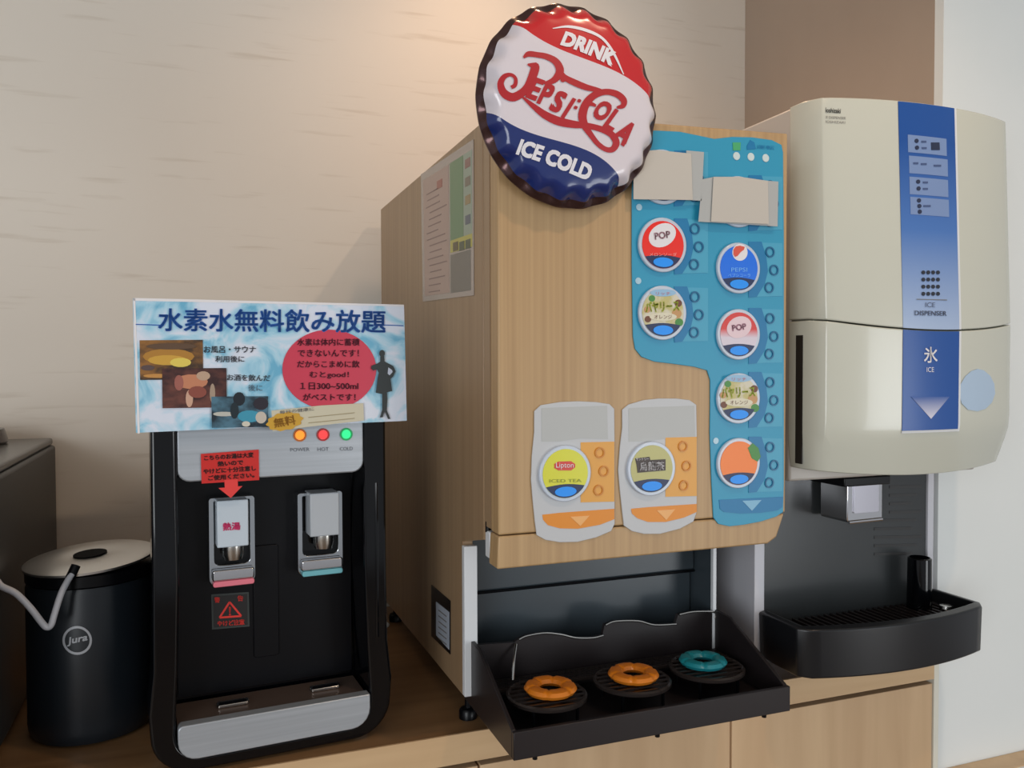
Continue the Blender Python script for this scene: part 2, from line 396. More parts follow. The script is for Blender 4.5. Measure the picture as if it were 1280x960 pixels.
tc = nt.nodes.new('ShaderNodeNewGeometry'); sx = nt.nodes.new('ShaderNodeSeparateXYZ'); rp_ = nt.nodes.new('ShaderNodeValToRGB')
mr = nt.nodes.new('ShaderNodeMapRange'); zc = S(924, 418).z; mr.inputs[1].default_value = zc - .03; mr.inputs[2].default_value = zc + .03
nt.links.new(tc.outputs['Position'], sx.inputs[0]); nt.links.new(sx.outputs['Z'], mr.inputs[0]); nt.links.new(mr.outputs[0], rp_.inputs[0]); nt.links.new(rp_.outputs[0], b_.inputs['Base Color'])
rp_.color_ramp.elements[0].position = .42; rp_.color_ramp.elements[0].color = (*lin((214, 204, 216)), 1)
rp_.color_ramp.elements[1].position = .62; rp_.color_ramp.elements[1].color = (*lin((214, 40, 30)), 1)
M_face_or = mat('face_orange', (246, 126, 22), .35)
M_face_fruit = noisy('face_fruit', (196, 186, 120), (214, 208, 186), (60, 60, 60), .4, lo=.4, hi=.6)
M_face_yel = mat('face_yellow', (216, 216, 40), .3)
M_face_khaki = mat('face_khaki', (186, 182, 112), .35)
M_green = mat('print_green', (70, 140, 60), .4); M_lime = mat('print_lime', (176, 190, 40), .4)
M_brown = mat('print_brown', (110, 60, 30), .4); M_skyp = mat('print_sky', (150, 190, 220), .4)
for cx, cy in ((829, 221), (829, 306), (829, 391)): backing(cx, cy); keys(cx, cy, TP)
for cx, cy in ((924, 252), (924, 335), (924, 418), (924, 498), (924, 579)): backing(cx-2, cy); keys(cx-1, cy, TP)
button(829, 221, M_navy, 'selector button hidden behind the left paper slip')
button(924, 252, M_navy, 'selector button hidden behind the right paper slip', .036)
b = button(829, 306, M_face_red, 'round red selector button with white oval')
oval('oval_mark', 828, 294, 18, 14, -32, M_lab, b, .0088)
lettering('POP', S, 828, 294, 20, 9, mat('print_pink', (190, 150, 160), .5), b, -8, .0094, .04)
lettering('メロンソーダ', S, 829, 318, 34, 4.5, mat('print_rose', (246, 170, 160), .5), b, 0, .0092)
b = button(924, 335, M_face_blue, 'round blue selector button with red and white ball', .036)
oval('ball', 925, 315.5, 9.5, 10.5, 0, M_lab, b, .0088)
plate('red_wave', S, [(917, 318), (917, 312), (920, 308), (925, 307), (931, 308.5), (930, 312), (926, 315), (922, 320), (919, 321)], mat('ball_red', (222, 84, 62), .4), b, .0094, .0004)
lettering('PEPSI', S, 924, 337, 20, 5, mat('print_lightblue', (120, 190, 250), .5), b, 0, .0092)
lettering('ペプシコーラ', S, 924, 344, 28, 4.5, MATS['print_lightblue'], b, 0, .0092)
b = button(924, 418, M_face_half, 'round red and white selector button with pale oval', .036)
oval('oval_mark', 924, 409, 16, 13, -28, mat('print_palepink', (232, 206, 212), .4), b, .0088)
lettering('POP', S, 924, 409, 18, 8, mat('print_mauve', (190, 140, 160), .5), b, -8, .0094, .04)
def fruit(cx, cy, r, lab):
    b = button(cx, cy, M_face_fruit, lab, r)
    oval('pale_top', cx, cy-25, 16, 4.5, 0, M_skyp, b, .0087)
    lettering('リッチ', S, cx, cy-24, 18, 4, mat('print_pinkish', (200, 120, 130), .5), b, 0, .0093)
    for dx, dy, rr, m in ((-19, 8, 4, M_brown), (19, -12, 4.5, M_brown), (20, 12, 5, M_green), (-20, -4, 4, mat('print_tan', (196, 150, 96), .4)), (17, 1, 6, MATS['print_tan']), (-14, -18, 4, M_green)):
        oval('fruit_print', cx+dx, cy+dy, rr, rr, 0, m, b, .0087)
    lettering('バヤリース', S, cx-1, cy-8, 42, 14, M_lime, b, -3, .0093, .035)
    oval('cream_band', cx, cy+5, 17, 5, 0, mat('print_cream', (222, 216, 190), .4), b, .0088)
    lettering('オレンジ', S, cx, cy+5, 22, 5, M_brown, b, 0, .0093)
    return b
fruit(829, 391, .0372, 'selector button with lime lettering and fruit, left column')
fruit(924, 498, .036, 'selector button with lime lettering and fruit, right column')
b = button(924, 579, M_face_or, 'round plain orange selector button with a green leaf corner', .036)
plate('leaf', S, [(935, 560), (941, 554), (948, 560), (951, 571), (947, 577), (940, 573)], M_green, b, .0088, .0004)
# lower band, lights
plate('arrow_band', S, [(899, 625), (979, 621), (978, 634), (972, 638), (951, 641), (925, 642), (905, 640), (900, 636)], M_teal3, TP, .003, .0008)
plate('arrow_mark', S, [(928, 626), (952, 625), (940, 638.5)], mat('arrow_pale', (130, 186, 216), .4), TP, .0036, .0006)
for x, y in ((921, 195), (939, 196), (957.5, 197.5)):
    disc('status_light', S, x, y, .0058, mat('status_white', (206, 222, 222), .3), TP, .0034, .0015, 20, bev=.0006)
plate('green_sticker', S, [(916, 178), (926, 178), (925.5, 188), (916.5, 188)], mat('sticker_green', (70, 170, 110), .5), TP, .003, .0006)
plate('dark_icon', S, [(934, 182), (938, 175), (943, 178), (945, 186), (934, 187)], M_teal3, TP, .003, .0006)
lettering('運転', S, 957, 184, 22, 5, M_teal3, TP, 3, .003)
for x, y in ((799, 259), (798, 351), (895, 551)): disc('screw_cap', S, x, y, .0045, mat('cap_pale', (170, 205, 220), .3), TP, .0032, .001, 16)
# paper slips taped over two buttons
sl = plate('paper_slip', S, [(858, 188), (880, 190), (877, 251), (860, 250)], M_paper2, DD, .0105, .0006, label='clear edge of the left slip')
plate('slip_front', S, [(792, 189.5), (820, 187.5), (864, 192), (866, 250), (792, 249)], M_paper, sl, .0125, .0008)
sl = plate('paper_slip', S, [(878, 224), (893, 221), (973, 227), (972, 283), (873, 277)], M_paper2, DD, .0105, .0006, label='clear sleeve of the right slip')
plate('slip_front', S, [(892, 221), (925, 221), (960, 226), (961, 280), (889, 277)], M_paper, sl, .0125, .0008)

# ---- two grey tea panels
def tea_panel(x0, pts, bandpts, fieldpts, tri, cx, cy, face, lab, blab, kx):
    p = plate('tea_panel', S, pts, M_ltgrey, DD, .0025, .0022, label=lab, bev=.0006)
    plate('upper_field', S, [(x0+9, 510), (x0+91, 507), (x0+92, 549), (x0+58, 548), (x0+30, 552), (x0+9, 552)], M_ltgrey2, p, .0029, .0004)
    plate('orange_field', S, fieldpts, M_org, p, .0031, .0006)
    plate('orange_band', S, bandpts, M_org2, p, .0031, .0006)
    plate('arrow_mark', S, tri, mat('arrow_peach', (238, 176, 104), .4), p, .0037, .0006)
    for x, y in kx: ringd('size_key', S, x, y, .0074, .002, M_orgr, p, .0046, .0015, 20)
    return p, button(cx, cy, face, blab, .0372)
pA = [(668, 514), (676, 506.5), (700, 502.5), (722, 501.5), (745, 502.5), (762, 505), (768, 511), (768.5, 560), (768.5, 655), (764, 664), (745, 672), (722, 677.5), (700, 678), (682, 675), (671, 669), (668.5, 650), (666, 625), (664, 600), (665, 570), (668, 540)]
t, b = tea_panel(668, pA, [(678, 643.5), (700, 641), (768, 636), (768, 649), (750, 656), (722, 661), (700, 660.5), (685, 656.5), (679, 650)],
    [(726, 553), (768, 552), (768, 627), (726, 628)], [(713, 646), (737, 644.5), (725.5, 657.5)], 707, 592, M_face_yel,
    'grey and orange tea button panel, left of the two', 'round yellow selector button with red plaque', ((750, 566), (755, 589), (748.5, 613)))
plate('red_plaque', S, [(693, 580), (698, 577), (714, 576.5), (719, 580), (719, 584), (714, 588), (698, 588), (693, 585)], mat('plaque_red', (216, 70, 60), .4), b, .0089, .0004)
lettering('Lipton', S, 706, 582.3, 22, 8.5, M_lab, b, 0, .0098, .012)
lettering('ICED TEA', S, 707, 601, 40, 4, mat('print_olive', (140, 150, 60), .5), b, -1, .0092)
pB = [(778, 512), (786, 505.5), (805, 500), (824, 498), (845, 498), (862, 500), (870.5, 506), (871.5, 560), (871, 640), (867, 652), (850, 661), (825, 667.5), (805, 667.5), (790, 664), (780, 657), (778, 640), (775, 612), (773, 588), (775, 560), (778, 535)]
t, b = tea_panel(777, pB, [(789, 636), (810, 634), (871, 630), (871, 640), (855, 647), (832, 652.5), (810, 652.5), (797, 648), (790, 642)],
    [(832, 547), (871, 546), (871, 620), (832, 621)], [(821, 638), (844, 636.5), (833, 650)], 815, 586, M_face_khaki,
    'grey and orange tea button panel, beside the teal panel', 'round khaki selector button with black lettering plate', ((854, 558), (858.5, 582.5), (855, 607)))
plate('black_plaque', S, [(794, 573), (812, 571), (813, 575), (832, 574), (832, 588), (797, 591), (796, 582)], mat('plaque_brown', (58, 44, 36), .4), b, .0089, .0004)
lettering('烏龍茶', S, 815, 582.5, 31, 11, M_lab, b, -2, .0098, .016)
lettering('サントリー', S, 803, 573.8, 16, 3.5, M_lab, b, -2, .0095)

# ---- drip tray
DT = obj('drip_tray', box(BM(), .368, .782, .976, 1.17, .878, .884), M_dk, DD)
bm = BM()
box(bm, .362, .788, .968, .975, .876, .912)                                    # front lip
for xa, xb in ((.362, .368), (.782, .788)):
    prism(bm, [(xa, .975, .876), (xa, 1.178, .876), (xa, 1.178, .974), (xa, 1.11, .972), (xa, .975, .912)], [(xb, .975, .876), (xb, 1.178, .876), (xb, 1.178, .974), (xb, 1.11, .972), (xb, .975, .912)])
obj('tray_rim', bm, M_dk, DT, bev=.0012)
wc = [(589, 807), (643, 803), (648, 799), (658, 794.5), (680, 791), (701, 793), (719, 797), (740, 797), (753, 794), (756, 781), (768, 776.5), (796, 776), (817, 781), (844, 780), (848, 768), (866, 764.5), (893, 765), (901, 772)]
wq = [atY(x, y, 1.150) for x, y in wc]; wq = [Vector((min(max(p.x, .3685), .7815), 0, p.z)) for p in wq]
obj('back_plate', prismy(BM(), [(.3685, .884)] + [(p.x, p.z) for p in wq] + [(.7815, wq[-1].z), (.7815, .884)], 1.150, 1.157), M_dk, DT)
for k, x in enumerate((.395, .575, .75)): obj('drain_pin', tube(BM(), [(x, .978, .8765), (x, .978, .869)], .0035), M_blk2, DT)
GC = [(.445, 1.058), (.582, 1.062), (.712, 1.066)]
ng = 0
for gi, (gx, gy) in enumerate(GC):
    r = .054
    g = obj('round_grate', lathe(BM(), [(r, 0), (r+.003, .002), (r+.003, .006), (r, .008), (r-.003, .006), (r-.003, .002), (r, 0)], (gx, gy, .911), 40), mat('grate_dark', (44, 38, 36), .22), DT, smooth=True)
    n = 8
    for k in range(n):
        v = (k+.5)/n*2-1; h = math.sqrt(max(0, 1-v*v))*(r-.001)
        if h < .01: continue
        obj('grate_bar', box(BM(), gx-h, gx+h, gy+v*r-.0016, gy+v*r+.0016, .9165, .9185), MATS['grate_dark'], g)
    for sx_, sy_ in ((-.6, -.6), (.6, -.6), (-.6, .6), (.6, .6)):
        obj('grate_leg', tube(BM(), [(gx+sx_*r, gy+sy_*r, .884), (gx+sx_*r, gy+sy_*r, .912)], .0025), M_blk2, g)
for k in range(7):      # background bars of the flat grille behind the round grates
    y = 1.108 + k*.0058
    obj('grille_bar', box(BM(), .369, .781, y-.0016, y+.0016, .907, .911), M_dk2, DT)
M_ro = mat('ring_orange', (214, 122, 30), .28); M_rt = mat('ring_teal', (26, 128, 138), .33)
def cupring(cx, cy, z, R, m, lab):
    bm = BM(); n = 96; N = []
    def prof(a):
        lob = R * (1 - .035*max(0, math.cos(6*a))**6)
        return lob
    cr = 8; rings = []
    for i in range(n):
        a = 2*math.pi*i/n; ro = prof(a); ri = R*.40; mid = (ro+ri)/2; hw = (ro-ri)/2; ring = []
        for j in range(cr):
            q = 2*math.pi*j/cr
            rr = mid + hw*math.cos(q)*(1 if abs(math.cos(q)) > .5 else .9); zz = z + .0065*math.sin(q) - (.0012*max(0, math.cos(6*a))**6 if math.sin(q) > .3 else 0)
            ring.append(bm.verts.new((cx + rr*math.cos(a), cy + rr*math.sin(a), zz)))
        rings.append(ring)
    for i in range(n):
        A, B = rings[i], rings[(i+1) % n]
        for j in range(cr): bm.faces.new((A[j], A[(j+1) % cr], B[(j+1) % cr], B[j]))
    c = obj('cup_ring', bm, m, DT, smooth=True, label=lab)
cupring(.450, 1.056, .9252, .037, M_ro, 'orange cup ring, left')
cupring(.583, 1.060, .9252, .037, M_ro, 'orange cup ring, middle')
cupring(.708, 1.070, .9252, .036, M_rt, 'teal cup ring, right')
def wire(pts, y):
    obj('highlight_wire', tube(BM(), smoothpath([atY(x, py, yy) for x, py, yy in pts], 5), .0021, 8), M_steel, DT, smooth=True)
def hl(i, j): obj('highlight_wire', tube(BM(), smoothpath([Vector((p.x, 1.1475, p.z + .0005)) for p in wq[i:j]], 5), .0019, 8), M_steel, DT, smooth=True)  # bright steel line put in for the highlight on the back plate's edge
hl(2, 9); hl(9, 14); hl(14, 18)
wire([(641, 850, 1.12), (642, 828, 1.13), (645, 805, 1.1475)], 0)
# ------------------------------------------------------------------ bottle cap sign
CY = .972
CS = thing('bottle_cap_sign', 'round red, white and navy bottle cap sign on the wood machine top edge', 'sign', (.4405, 1.0, 1.576))
c0 = atY(707, 131, .966); cc = atY(718.5, 129, .966); CR = .1198; NC = 22
def cap_y(x, z):
    r = min(1.0, math.hypot(x-cc.x, z-cc.z) / CR)
    return .9535 + .007*r*r + (0 if r < .84 else (r-.84)**1.5*.05)
capsurf_raw = SY(.968)
class CapS:
    n = Vector((0, -1, 0))
    def __call__(s, px, py, off=0):
        y = .968
        for _ in range(4):
            p = atY(px, py, y); y = cap_y(p.x, p.z) - off
        return atY(px, py, y)
CPS = CapS()
bm = BM(); rings = []; NT = 288
def capr(r, a): return r
prof = [0, .1, .2, .3, .4, .5, .58, .66, .72, .78, .83, .87, .90, .93, .96, .98, 1.0]
for r in prof:
    ring = []
    for k in range(NT):
        a = 2*math.pi*k/NT; w = math.cos(NC*a)
        t = max(0, (r-.85)/.15)
        rr = CR*(r - .017*t*(1-w)/1.0)
        x = cc.x + rr*math.cos(a); z = cc.z + rr*math.sin(a)
        y = cap_y(cc.x + CR*r*math.cos(a), cc.z + CR*r*math.sin(a)) + .012*t*t - .0026*t*w
        ring.append(bm.verts.new((x, y, z)))
    rings.append(ring)
for A, B in zip(rings, rings[1:]):
    for k in range(NT): bm.faces.new((A[k], A[(k+1) % NT], B[(k+1) % NT], B[k]))
bmesh.ops.remove_doubles(bm, verts=bm.verts[:], dist=1e-6)
# printed bands, in the sign's own plane turned with the artwork
m = mat('cap_print', (200, 200, 205), .2, coat=.4); nt = m.node_tree; N = nt.nodes; Lk = nt.links
ge = N.new('ShaderNodeNewGeometry'); mp = N.new('ShaderNodeMapping'); mp.vector_type = 'TEXTURE'
mp.inputs['Location'].default_value = (c0.x, 0, c0.z); mp.inputs['Rotation'].default_value = (0, math.radians(24.5), 0)
sp_ = N.new('ShaderNodeSeparateXYZ'); Lk.new(ge.outputs['Position'], mp.inputs[0]); Lk.new(mp.outputs[0], sp_.inputs[0])
def math_(op, a, b=None, c=None):
    n = N.new('ShaderNodeMath'); n.operation = op
    for i, v in enumerate((a, b, c)):
        if v is None: continue
        if isinstance(v, (int, float)): n.inputs[i].default_value = v
        else: Lk.new(v, n.inputs[i])
    return n.outputs[0]
X_, Z_ = sp_.outputs['X'], sp_.outputs['Z']
def cubic(c3, c2, c1, c0): return math_('MULTIPLY_ADD', math_('MULTIPLY_ADD', math_('MULTIPLY_ADD', X_, c3, c2), X_, c1), X_, c0)
redf = math_('GREATER_THAN', Z_, cubic(-17.8031, 0.0418, 0.2296, 0.0611))
navf = math_('LESS_THAN', Z_, cubic(-25.1799, 0.3743, 0.2699, -0.0530))
mx1 = N.new('ShaderNodeMix'); mx1.data_type = 'RGBA'; mx2 = N.new('ShaderNodeMix'); mx2.data_type = 'RGBA'
Lk.new(redf, mx1.inputs[0]); mx1.inputs[6].default_value = (*lin((222, 214, 220)), 1); mx1.inputs[7].default_value = (*lin((200, 34, 40)), 1)
Lk.new(navf, mx2.inputs[0]); Lk.new(mx1.outputs[2], mx2.inputs[6]); mx2.inputs[7].default_value = (*lin((28, 46, 110)), 1)
Lk.new(mx2.outputs[2], N['Principled BSDF'].inputs['Base Color'])
for v in bm.verts: v.co.z = cc.z + (v.co.z - cc.z)*1.03
cap = obj('cap_face', bm, m, CS, smooth=True)
# dark metal skirt with the crimps
bm = BM(); rings = []
for r, y in ((1.0, 0), (1.016, .003), (1.042, .0045), (1.060, .008), (1.052, .0125), (.98, .013)):
    ring = []
    for k in range(NT):
        a = 2*math.pi*k/NT; w = math.cos(NC*a); q = min(1, y/.012)
        rr = CR*(r - .017*(1-w)*(1-q) - .002*(1-w)*q)
        yb = cap_y(cc.x+CR, cc.z) + .012 - .0026*w*(1-q)
        ring.append(bm.verts.new((cc.x + rr*math.cos(a), min(yb + y, .9865), cc.z + rr*math.sin(a))))
    rings.append(ring)
for A, B in zip(rings, rings[1:]):
    for k in range(NT): bm.faces.new((A[k], A[(k+1) % NT], B[(k+1) % NT], B[k]))
for v in bm.verts: v.co.z = cc.z + (v.co.z - cc.z)*1.03
obj('cap_skirt', bm, mat('dark_steel', (88, 66, 66), .25, .8), CS, smooth=True, label='dark crimped metal skirt')
bm = BM(); q = [(cc.x + CR*.97*math.cos(2*math.pi*k/48), cc.z + CR*.97*math.sin(2*math.pi*k/48)) for k in range(48)]
obj('back_disc', prismy(bm, q, .980, .9858), M_dk, CS)
bm = BM()
box(bm, cc.x-.06, cc.x+.02, .9859, .9995, 1.60, 1.66)
obj('mount', bm, M_dk, CS)
K = 3.5556
def cp(x, y, w=None): return (570 + x/K, y/K) if w is None else (570 + x/K, y/K, w*1.12/K)
def cpath(l): return [cp(*q) for q in l]
M_cr = mat('script_red', (178, 34, 42), .35); M_cw = mat('cap_white', (228, 226, 232), .4)
arc = lambda bow, half: (lambda u, t: (u, t + bow*((u/half)**2)))
def ctext(s, x, y, w, h, ang, m, bold=.03, shear=0, off=.0012, name='lettering', bow=0):
    lettering(s, CPS, 570+x/K, y/K, w/K, h/K, m, CS, ang, off, bold, shear, name, warp=(arc(bow/K, w/K/2) if bow else None))
ctext('DRINK', 593, 210, 250, 66, 23, M_cw, .06, bow=8)
ctext('ICE COLD', 441, 706, 345, 74, 20.5, M_cw, .06, bow=6)
ctext('E', 352, 395, 50, 101, 20, M_cr, .055, .1)
ctext('P', 402, 420, 50, 101, 20, M_cr, .055, .1)
ctext('S', 455, 452, 50, 101, 22, M_cr, .055, .1)
ctext('I', 500, 480, 18, 101, 24, M_cr, .055, .15)
ctext(':', 540, 463, 16, 50, 22, M_cr, .03, .1)
ctext('O', 652, 492, 66, 92, 28, M_cr, .055, .1)
ctext('L', 700, 535, 50, 101, 30, M_cr, .055, .1)
ctext('A', 752, 590, 72, 110, 34, M_cr, .055, .1)
strokes('script_swash', CPS, [
    cpath([(300, 256, 8), (322, 240, 22), (360, 243, 22), (405, 252, 24), (445, 275, 28), (462, 315, 32), (440, 352, 26), (405, 368, 16), (385, 362, 8)]),
    cpath([(318, 286, 6), (345, 292, 26), (352, 300, 34), (338, 345, 34), (318, 385, 30), (290, 415, 32), (250, 432, 34), (212, 412, 32), (198, 372, 26), (215, 340, 20), (245, 332, 14), (265, 350, 14), (262, 378, 16), (245, 388, 14)]),
    cpath([(292, 428, 6), (340, 468, 20), (395, 510, 30), (455, 538, 34), (520, 552, 30), (580, 558, 24), (640, 572, 24), (690, 596, 26), (712, 632, 28), (698, 662, 24), (668, 664, 20), (632, 640, 20), (600, 600, 22), (572, 556, 30), (562, 515, 34), (576, 465, 32), (612, 425, 28), (665, 408, 24), (715, 418, 26), (745, 445, 26), (742, 470, 20), (715, 478, 10)]),
    cpath([(470, 318, 8), (486, 345, 22), (530, 368, 26), (580, 388, 24), (625, 398, 18), (650, 402, 8)]),
    cpath([(468, 340, 10), (474, 356, 16), (484, 360, 6)]),
    cpath([(578, 470, 6), (600, 462, 16), (622, 470, 10)]),
], M_cr, CS, .0011)
strokes('white_line', CPS, [cpath([(430, 126, 3), (500, 118, 10), (580, 135, 12), (650, 170, 10), (700, 235, 10), (745, 330, 4)])], M_cw, CS, .0009)

# ------------------------------------------------------------------ ice dispenser
ID = thing('ice_dispenser', 'tall ivory ice dispenser with blue front strip, at the right', 'ice dispenser', (1.06, 1.4, .845))
bm = BM(); box(bm, .866, 1.262, 1.070, 1.765, 1.19, 1.776)
obj('upper_body', bm, M_body, ID, bev=.004)
bm = BM(); box(bm, .866, .886, 1.156, 1.765, .86, 1.1895); box(bm, 1.248, 1.262, 1.156, 1.765, .86, 1.1895); box(bm, .886, 1.248, 1.25, 1.765, .86, 1.1895)
obj('lower_body', bm, mat('lavender_white_metal', (206, 206, 212), .35), ID, bev=.001)
for x, y in ((.89, 1.19), (1.22, 1.20), (.89, 1.72), (1.22, 1.72)): obj('foot', tube(BM(), [(x, y, .8455), (x, y, .862)], .014, 16), M_blk2, ID)
M_smoke = noisy('smoke_panel', (50, 53, 54), (56, 59, 60), (5, 5, 5), .25)
spn = obj('splash_panel', box(BM(), .8865, 1.2475, 1.160, 1.168, .90, 1.1885), M_smoke, ID, bev=.001, label='dark grey splash panel')
SS = SY(1.160)
for k in range(9):
    y = 607 + k*10.5; x0 = 1112 if k < 4 else 1093; x1 = 1152 - (k % 3)*6
    plate('caution_print', SS, [(x0, y), (x1, y-1), (x1, y+2.5), (x0, y+3.5)], mat('print_dim', (42, 42, 42), .5), spn, .0008, .0004)
for y0, y1 in ((605, 640), (650, 695)): pass
# curved ivory covers: front depth follows x and z
def fy(x, z):
    u = (x - 1.0665) / .2
    base = 1.016 - .014 * (1.776 - z)/.34 if z > 1.436 else 1.002
    y = base - .034 * max(0, 1 - abs(u)**2.2)
    e = max(0, (abs(u) - .93) / .07); y += .012 * e*e
    if z < 1.275: q = (1.275 - z) / .065; y += .020 * q
    return y
def cover(name, zf_lo, zf_hi, taper):
    bm = BM(); xs = [.862 + .414*i/30 for i in range(31)]; rows = 12; R = []
    for j in range(rows+1):
        t = j / rows; ring = []
        for x in xs:
            z = zf_lo(x) + (zf_hi(x) - zf_lo(x)) * t
            xx = x
            if z < 1.275: q = (1.275 - z)/.065; xx = 1.0665 + (x - 1.0665) * (1 - .03*q*q)
            ring.append(bm.verts.new((xx, fy(x, z), z)))
        zl, zr = zf_lo(xs[0]) + (zf_hi(xs[0]) - zf_lo(xs[0]))*t, 0
        zr = zf_lo(xs[-1]) + (zf_hi(xs[-1]) - zf_lo(xs[-1]))*t
        ring.append(bm.verts.new((ring[-1].co.x, 1.0695, zr))); ring.insert(0, bm.verts.new((ring[0].co.x, 1.0695, zl)))
        R.append(ring)
    n = len(R[0])
    for A, B in zip(R, R[1:]):
        for k in range(n-1): bm.faces.new((A[k], A[k+1], B[k+1], B[k]))
        bm.faces.new((A[n-1], A[0], B[0], B[n-1]))
    bm.faces.new(R[0]); bm.faces.new(R[-1])
    return obj(name, bm, M_ivory, ID, smooth=True, bev=.0018)
useam = lambda x: 1.4435 - .0165*(1 - ((x-1.0665)/.205)**2)
cu = cover('upper_cover', lambda x: useam(x) + .0012, lambda x: 1.776, 0)
cl = cover('lower_cover', lambda x: 1.2135 - .012*(1 - ((x-1.0665)/.205)**2), lambda x: useam(x) - .0012, 1)
obj('cover_gap', prismy(BM(), [(.868, 1.405), (1.262, 1.405), (1.262, 1.46), (.868, 1.46)], 1.02, 1.069), M_ivoryd, ID)
obj('side_slot', box(BM(), .8608, .8625, 1.035, 1.050, 1.222, 1.42), mat('slot_dark', (40, 36, 32), .6), ID)
class IceS:
    n = Vector((0, -1, 0))
    def __call__(s, px, py, off=0):
        y = .985
        for _ in range(5):
            p = atY(px, py, y); y = fy(p.x, p.z) - off
        return atY(px, py, y)
IS = IceS()
def conform(name, x0, x1, z0, z1, m, par, off, nx=8, nz=14):
    bm = BM(); fr = []
    for o in (off, 0.0002):
        G = [[bm.verts.new((x0+(x1-x0)*i/nx, fy(x0+(x1-x0)*i/nx, (z0(x0+(x1-x0)*i/nx) if callable(z0) else z0) + ((z1(x0+(x1-x0)*i/nx) if callable(z1) else z1) - (z0(x0+(x1-x0)*i/nx) if callable(z0) else z0))*j/nz) - o,
              (z0(x0+(x1-x0)*i/nx) if callable(z0) else z0) + ((z1(x0+(x1-x0)*i/nx) if callable(z1) else z1) - (z0(x0+(x1-x0)*i/nx) if callable(z0) else z0))*j/nz)) for j in range(nz+1)] for i in range(nx+1)]
        fr.append(G)
    for G in fr:
        for i in range(nx):
            for j in range(nz): bm.faces.new((G[i][j], G[i+1][j], G[i+1][j+1], G[i][j+1]))
    A, B = fr
    for i in range(nx):
        for j in (0, nz): bm.faces.new((A[i][j], A[i+1][j], B[i+1][j], B[i][j]))
    for j in range(nz):
        for i in (0, nx): bm.faces.new((A[i][j], A[i][j+1], B[i][j+1], B[i][j]))
    return obj(name, bm, m, par, smooth=True)
M_strip = mat('strip_gradient', (36, 84, 160), .3); nt = M_strip.node_tree; N = nt.nodes
ge = N.new('ShaderNodeNewGeometry'); sx = N.new('ShaderNodeSeparateXYZ'); mr = N.new('ShaderNodeMapRange'); cr_ = N.new('ShaderNodeValToRGB')
mr.inputs[1].default_value = 1.43; mr.inputs[2].default_value = 1.765
nt.links.new(ge.outputs['Position'], sx.inputs[0]); nt.links.new(sx.outputs['Z'], mr.inputs[0]); nt.links.new(mr.outputs[0], cr_.inputs[0]); nt.links.new(cr_.outputs[0], N['Principled BSDF'].inputs['Base Color'])
e = cr_.color_ramp.elements; e[0].color = (*lin((170, 190, 220)), 1); e[1].color = (*lin((24, 80, 158)), 1); e[1].position = .85
x_ = e.new(.45); x_.color = (*lin((74, 120, 190)), 1)
M_sblue = mat('strip_blue', (24, 80, 158), .3)
XS0, XS1 = .9945, 1.1045
st = conform('control_strip', XS0, XS1, lambda x: useam(x) + .0014, 1.7745, M_strip, ID, .0012)
conform('strip_border', XS1, XS1+.004, lambda x: useam(x) + .0014, 1.7745, M_wht, st, .0016, 1)
ls = conform('ice_strip', XS0, XS1, 1.274, lambda x: useam(x) - .0014, M_sblue, ID, .0012)
conform('strip_border', XS1, XS1+.004, 1.270, lambda x: useam(x) - .0014, M_wht, ls, .0016, 1)
conform('strip_border', XS0, XS1, 1.270, 1.2738, M_wht, ls, .0016, 6, 1)
M_win = mat('window_blue', (124, 148, 192), .3); M_wintx = mat('window_dark', (34, 44, 74), .4)
for y0, x0 in ((170, 1133), (196, 1134.5), (222, 1135), (247, 1136)):
    pa, pb = IS(x0+1, y0+12), IS(x0+49, y0+12)
    conform('display_window', pa.x, pb.x, IS(x0+25, y0+22.6).z, IS(x0+25, y0+1).z, M_win, st, .0018, 6, 3)
def dot(cx, cy, r, m, par, off=.0026, n=12, nm='dot'):
    return plate(nm, IS, [(cx + r*.92*math.cos(2*math.pi*k/n), cy + r*math.sin(2*math.pi*k/n)) for k in range(n)], m, par, off, .0005)
for x, y in ((1146, 176), (1146.5, 184.5), (1148, 227), (1148.5, 235.5), (1149, 250.5), (1149.5, 257.5), (1150, 264.5)): dot(x, y, 2.7, M_wintx, st)
plate('dark_key', IS, [(1164, 178), (1174.5, 178), (1175, 187.5), (1164.5, 187.5)], M_wintx, st, .0026, .0005)
for x, y, w in ((1155, 177, 6), (1155.5, 185, 6), (1155, 205, 7), (1145, 204, 6), (1172, 207, 9), (1157, 228, 6), (1157, 236, 6), (1159, 257.5, 9)):
    plate('print_mark', IS, [(x-w/2, y-1.2), (x+w/2, y-1.2), (x+w/2, y+1.2), (x-w/2, y+1.2)], mat('print_midblue', (70, 88, 130), .4), st, .0026, .0004)
for i in range(4):
    for j in range(4): dot(1154.5 + i*6.1, 340.5 + j*8.9, 2.5, mat('led_black', (26, 30, 44), .4), st, .0024, nm='led_dot')
plate('print_rule', IS, [(1146, 373.5), (1184, 374.5), (1184, 375.5), (1146, 374.5)], M_grey, st, .0024, .0003)
lettering('ICE', IS, 1163, 381, 12, 6, mat('print_slate', (84, 92, 116), .5), st, 1, .0024)
lettering('DISPENSER', IS, 1163.5, 391.5, 40, 6, MATS['print_slate'], st, 1, .0024, .02)
lettering('氷', IS, 1163.5, 443.5, 17, 20, M_lab, ls, 0, .0024, .015)
lettering('ICE', IS, 1163, 462, 9, 6, M_lab, ls, 0, .0024)
M_arrow = mat('arrow_grad', (200, 200, 215), .4); nt = M_arrow.node_tree; N = nt.nodes
ge = N.new('ShaderNodeNewGeometry'); sx = N.new('ShaderNodeSeparateXYZ'); mr = N.new('ShaderNodeMapRange'); cr_ = N.new('ShaderNodeValToRGB')
za, zb = IS(1163, 524).z, IS(1163, 495).z; mr.inputs[1].default_value = za; mr.inputs[2].default_value = zb
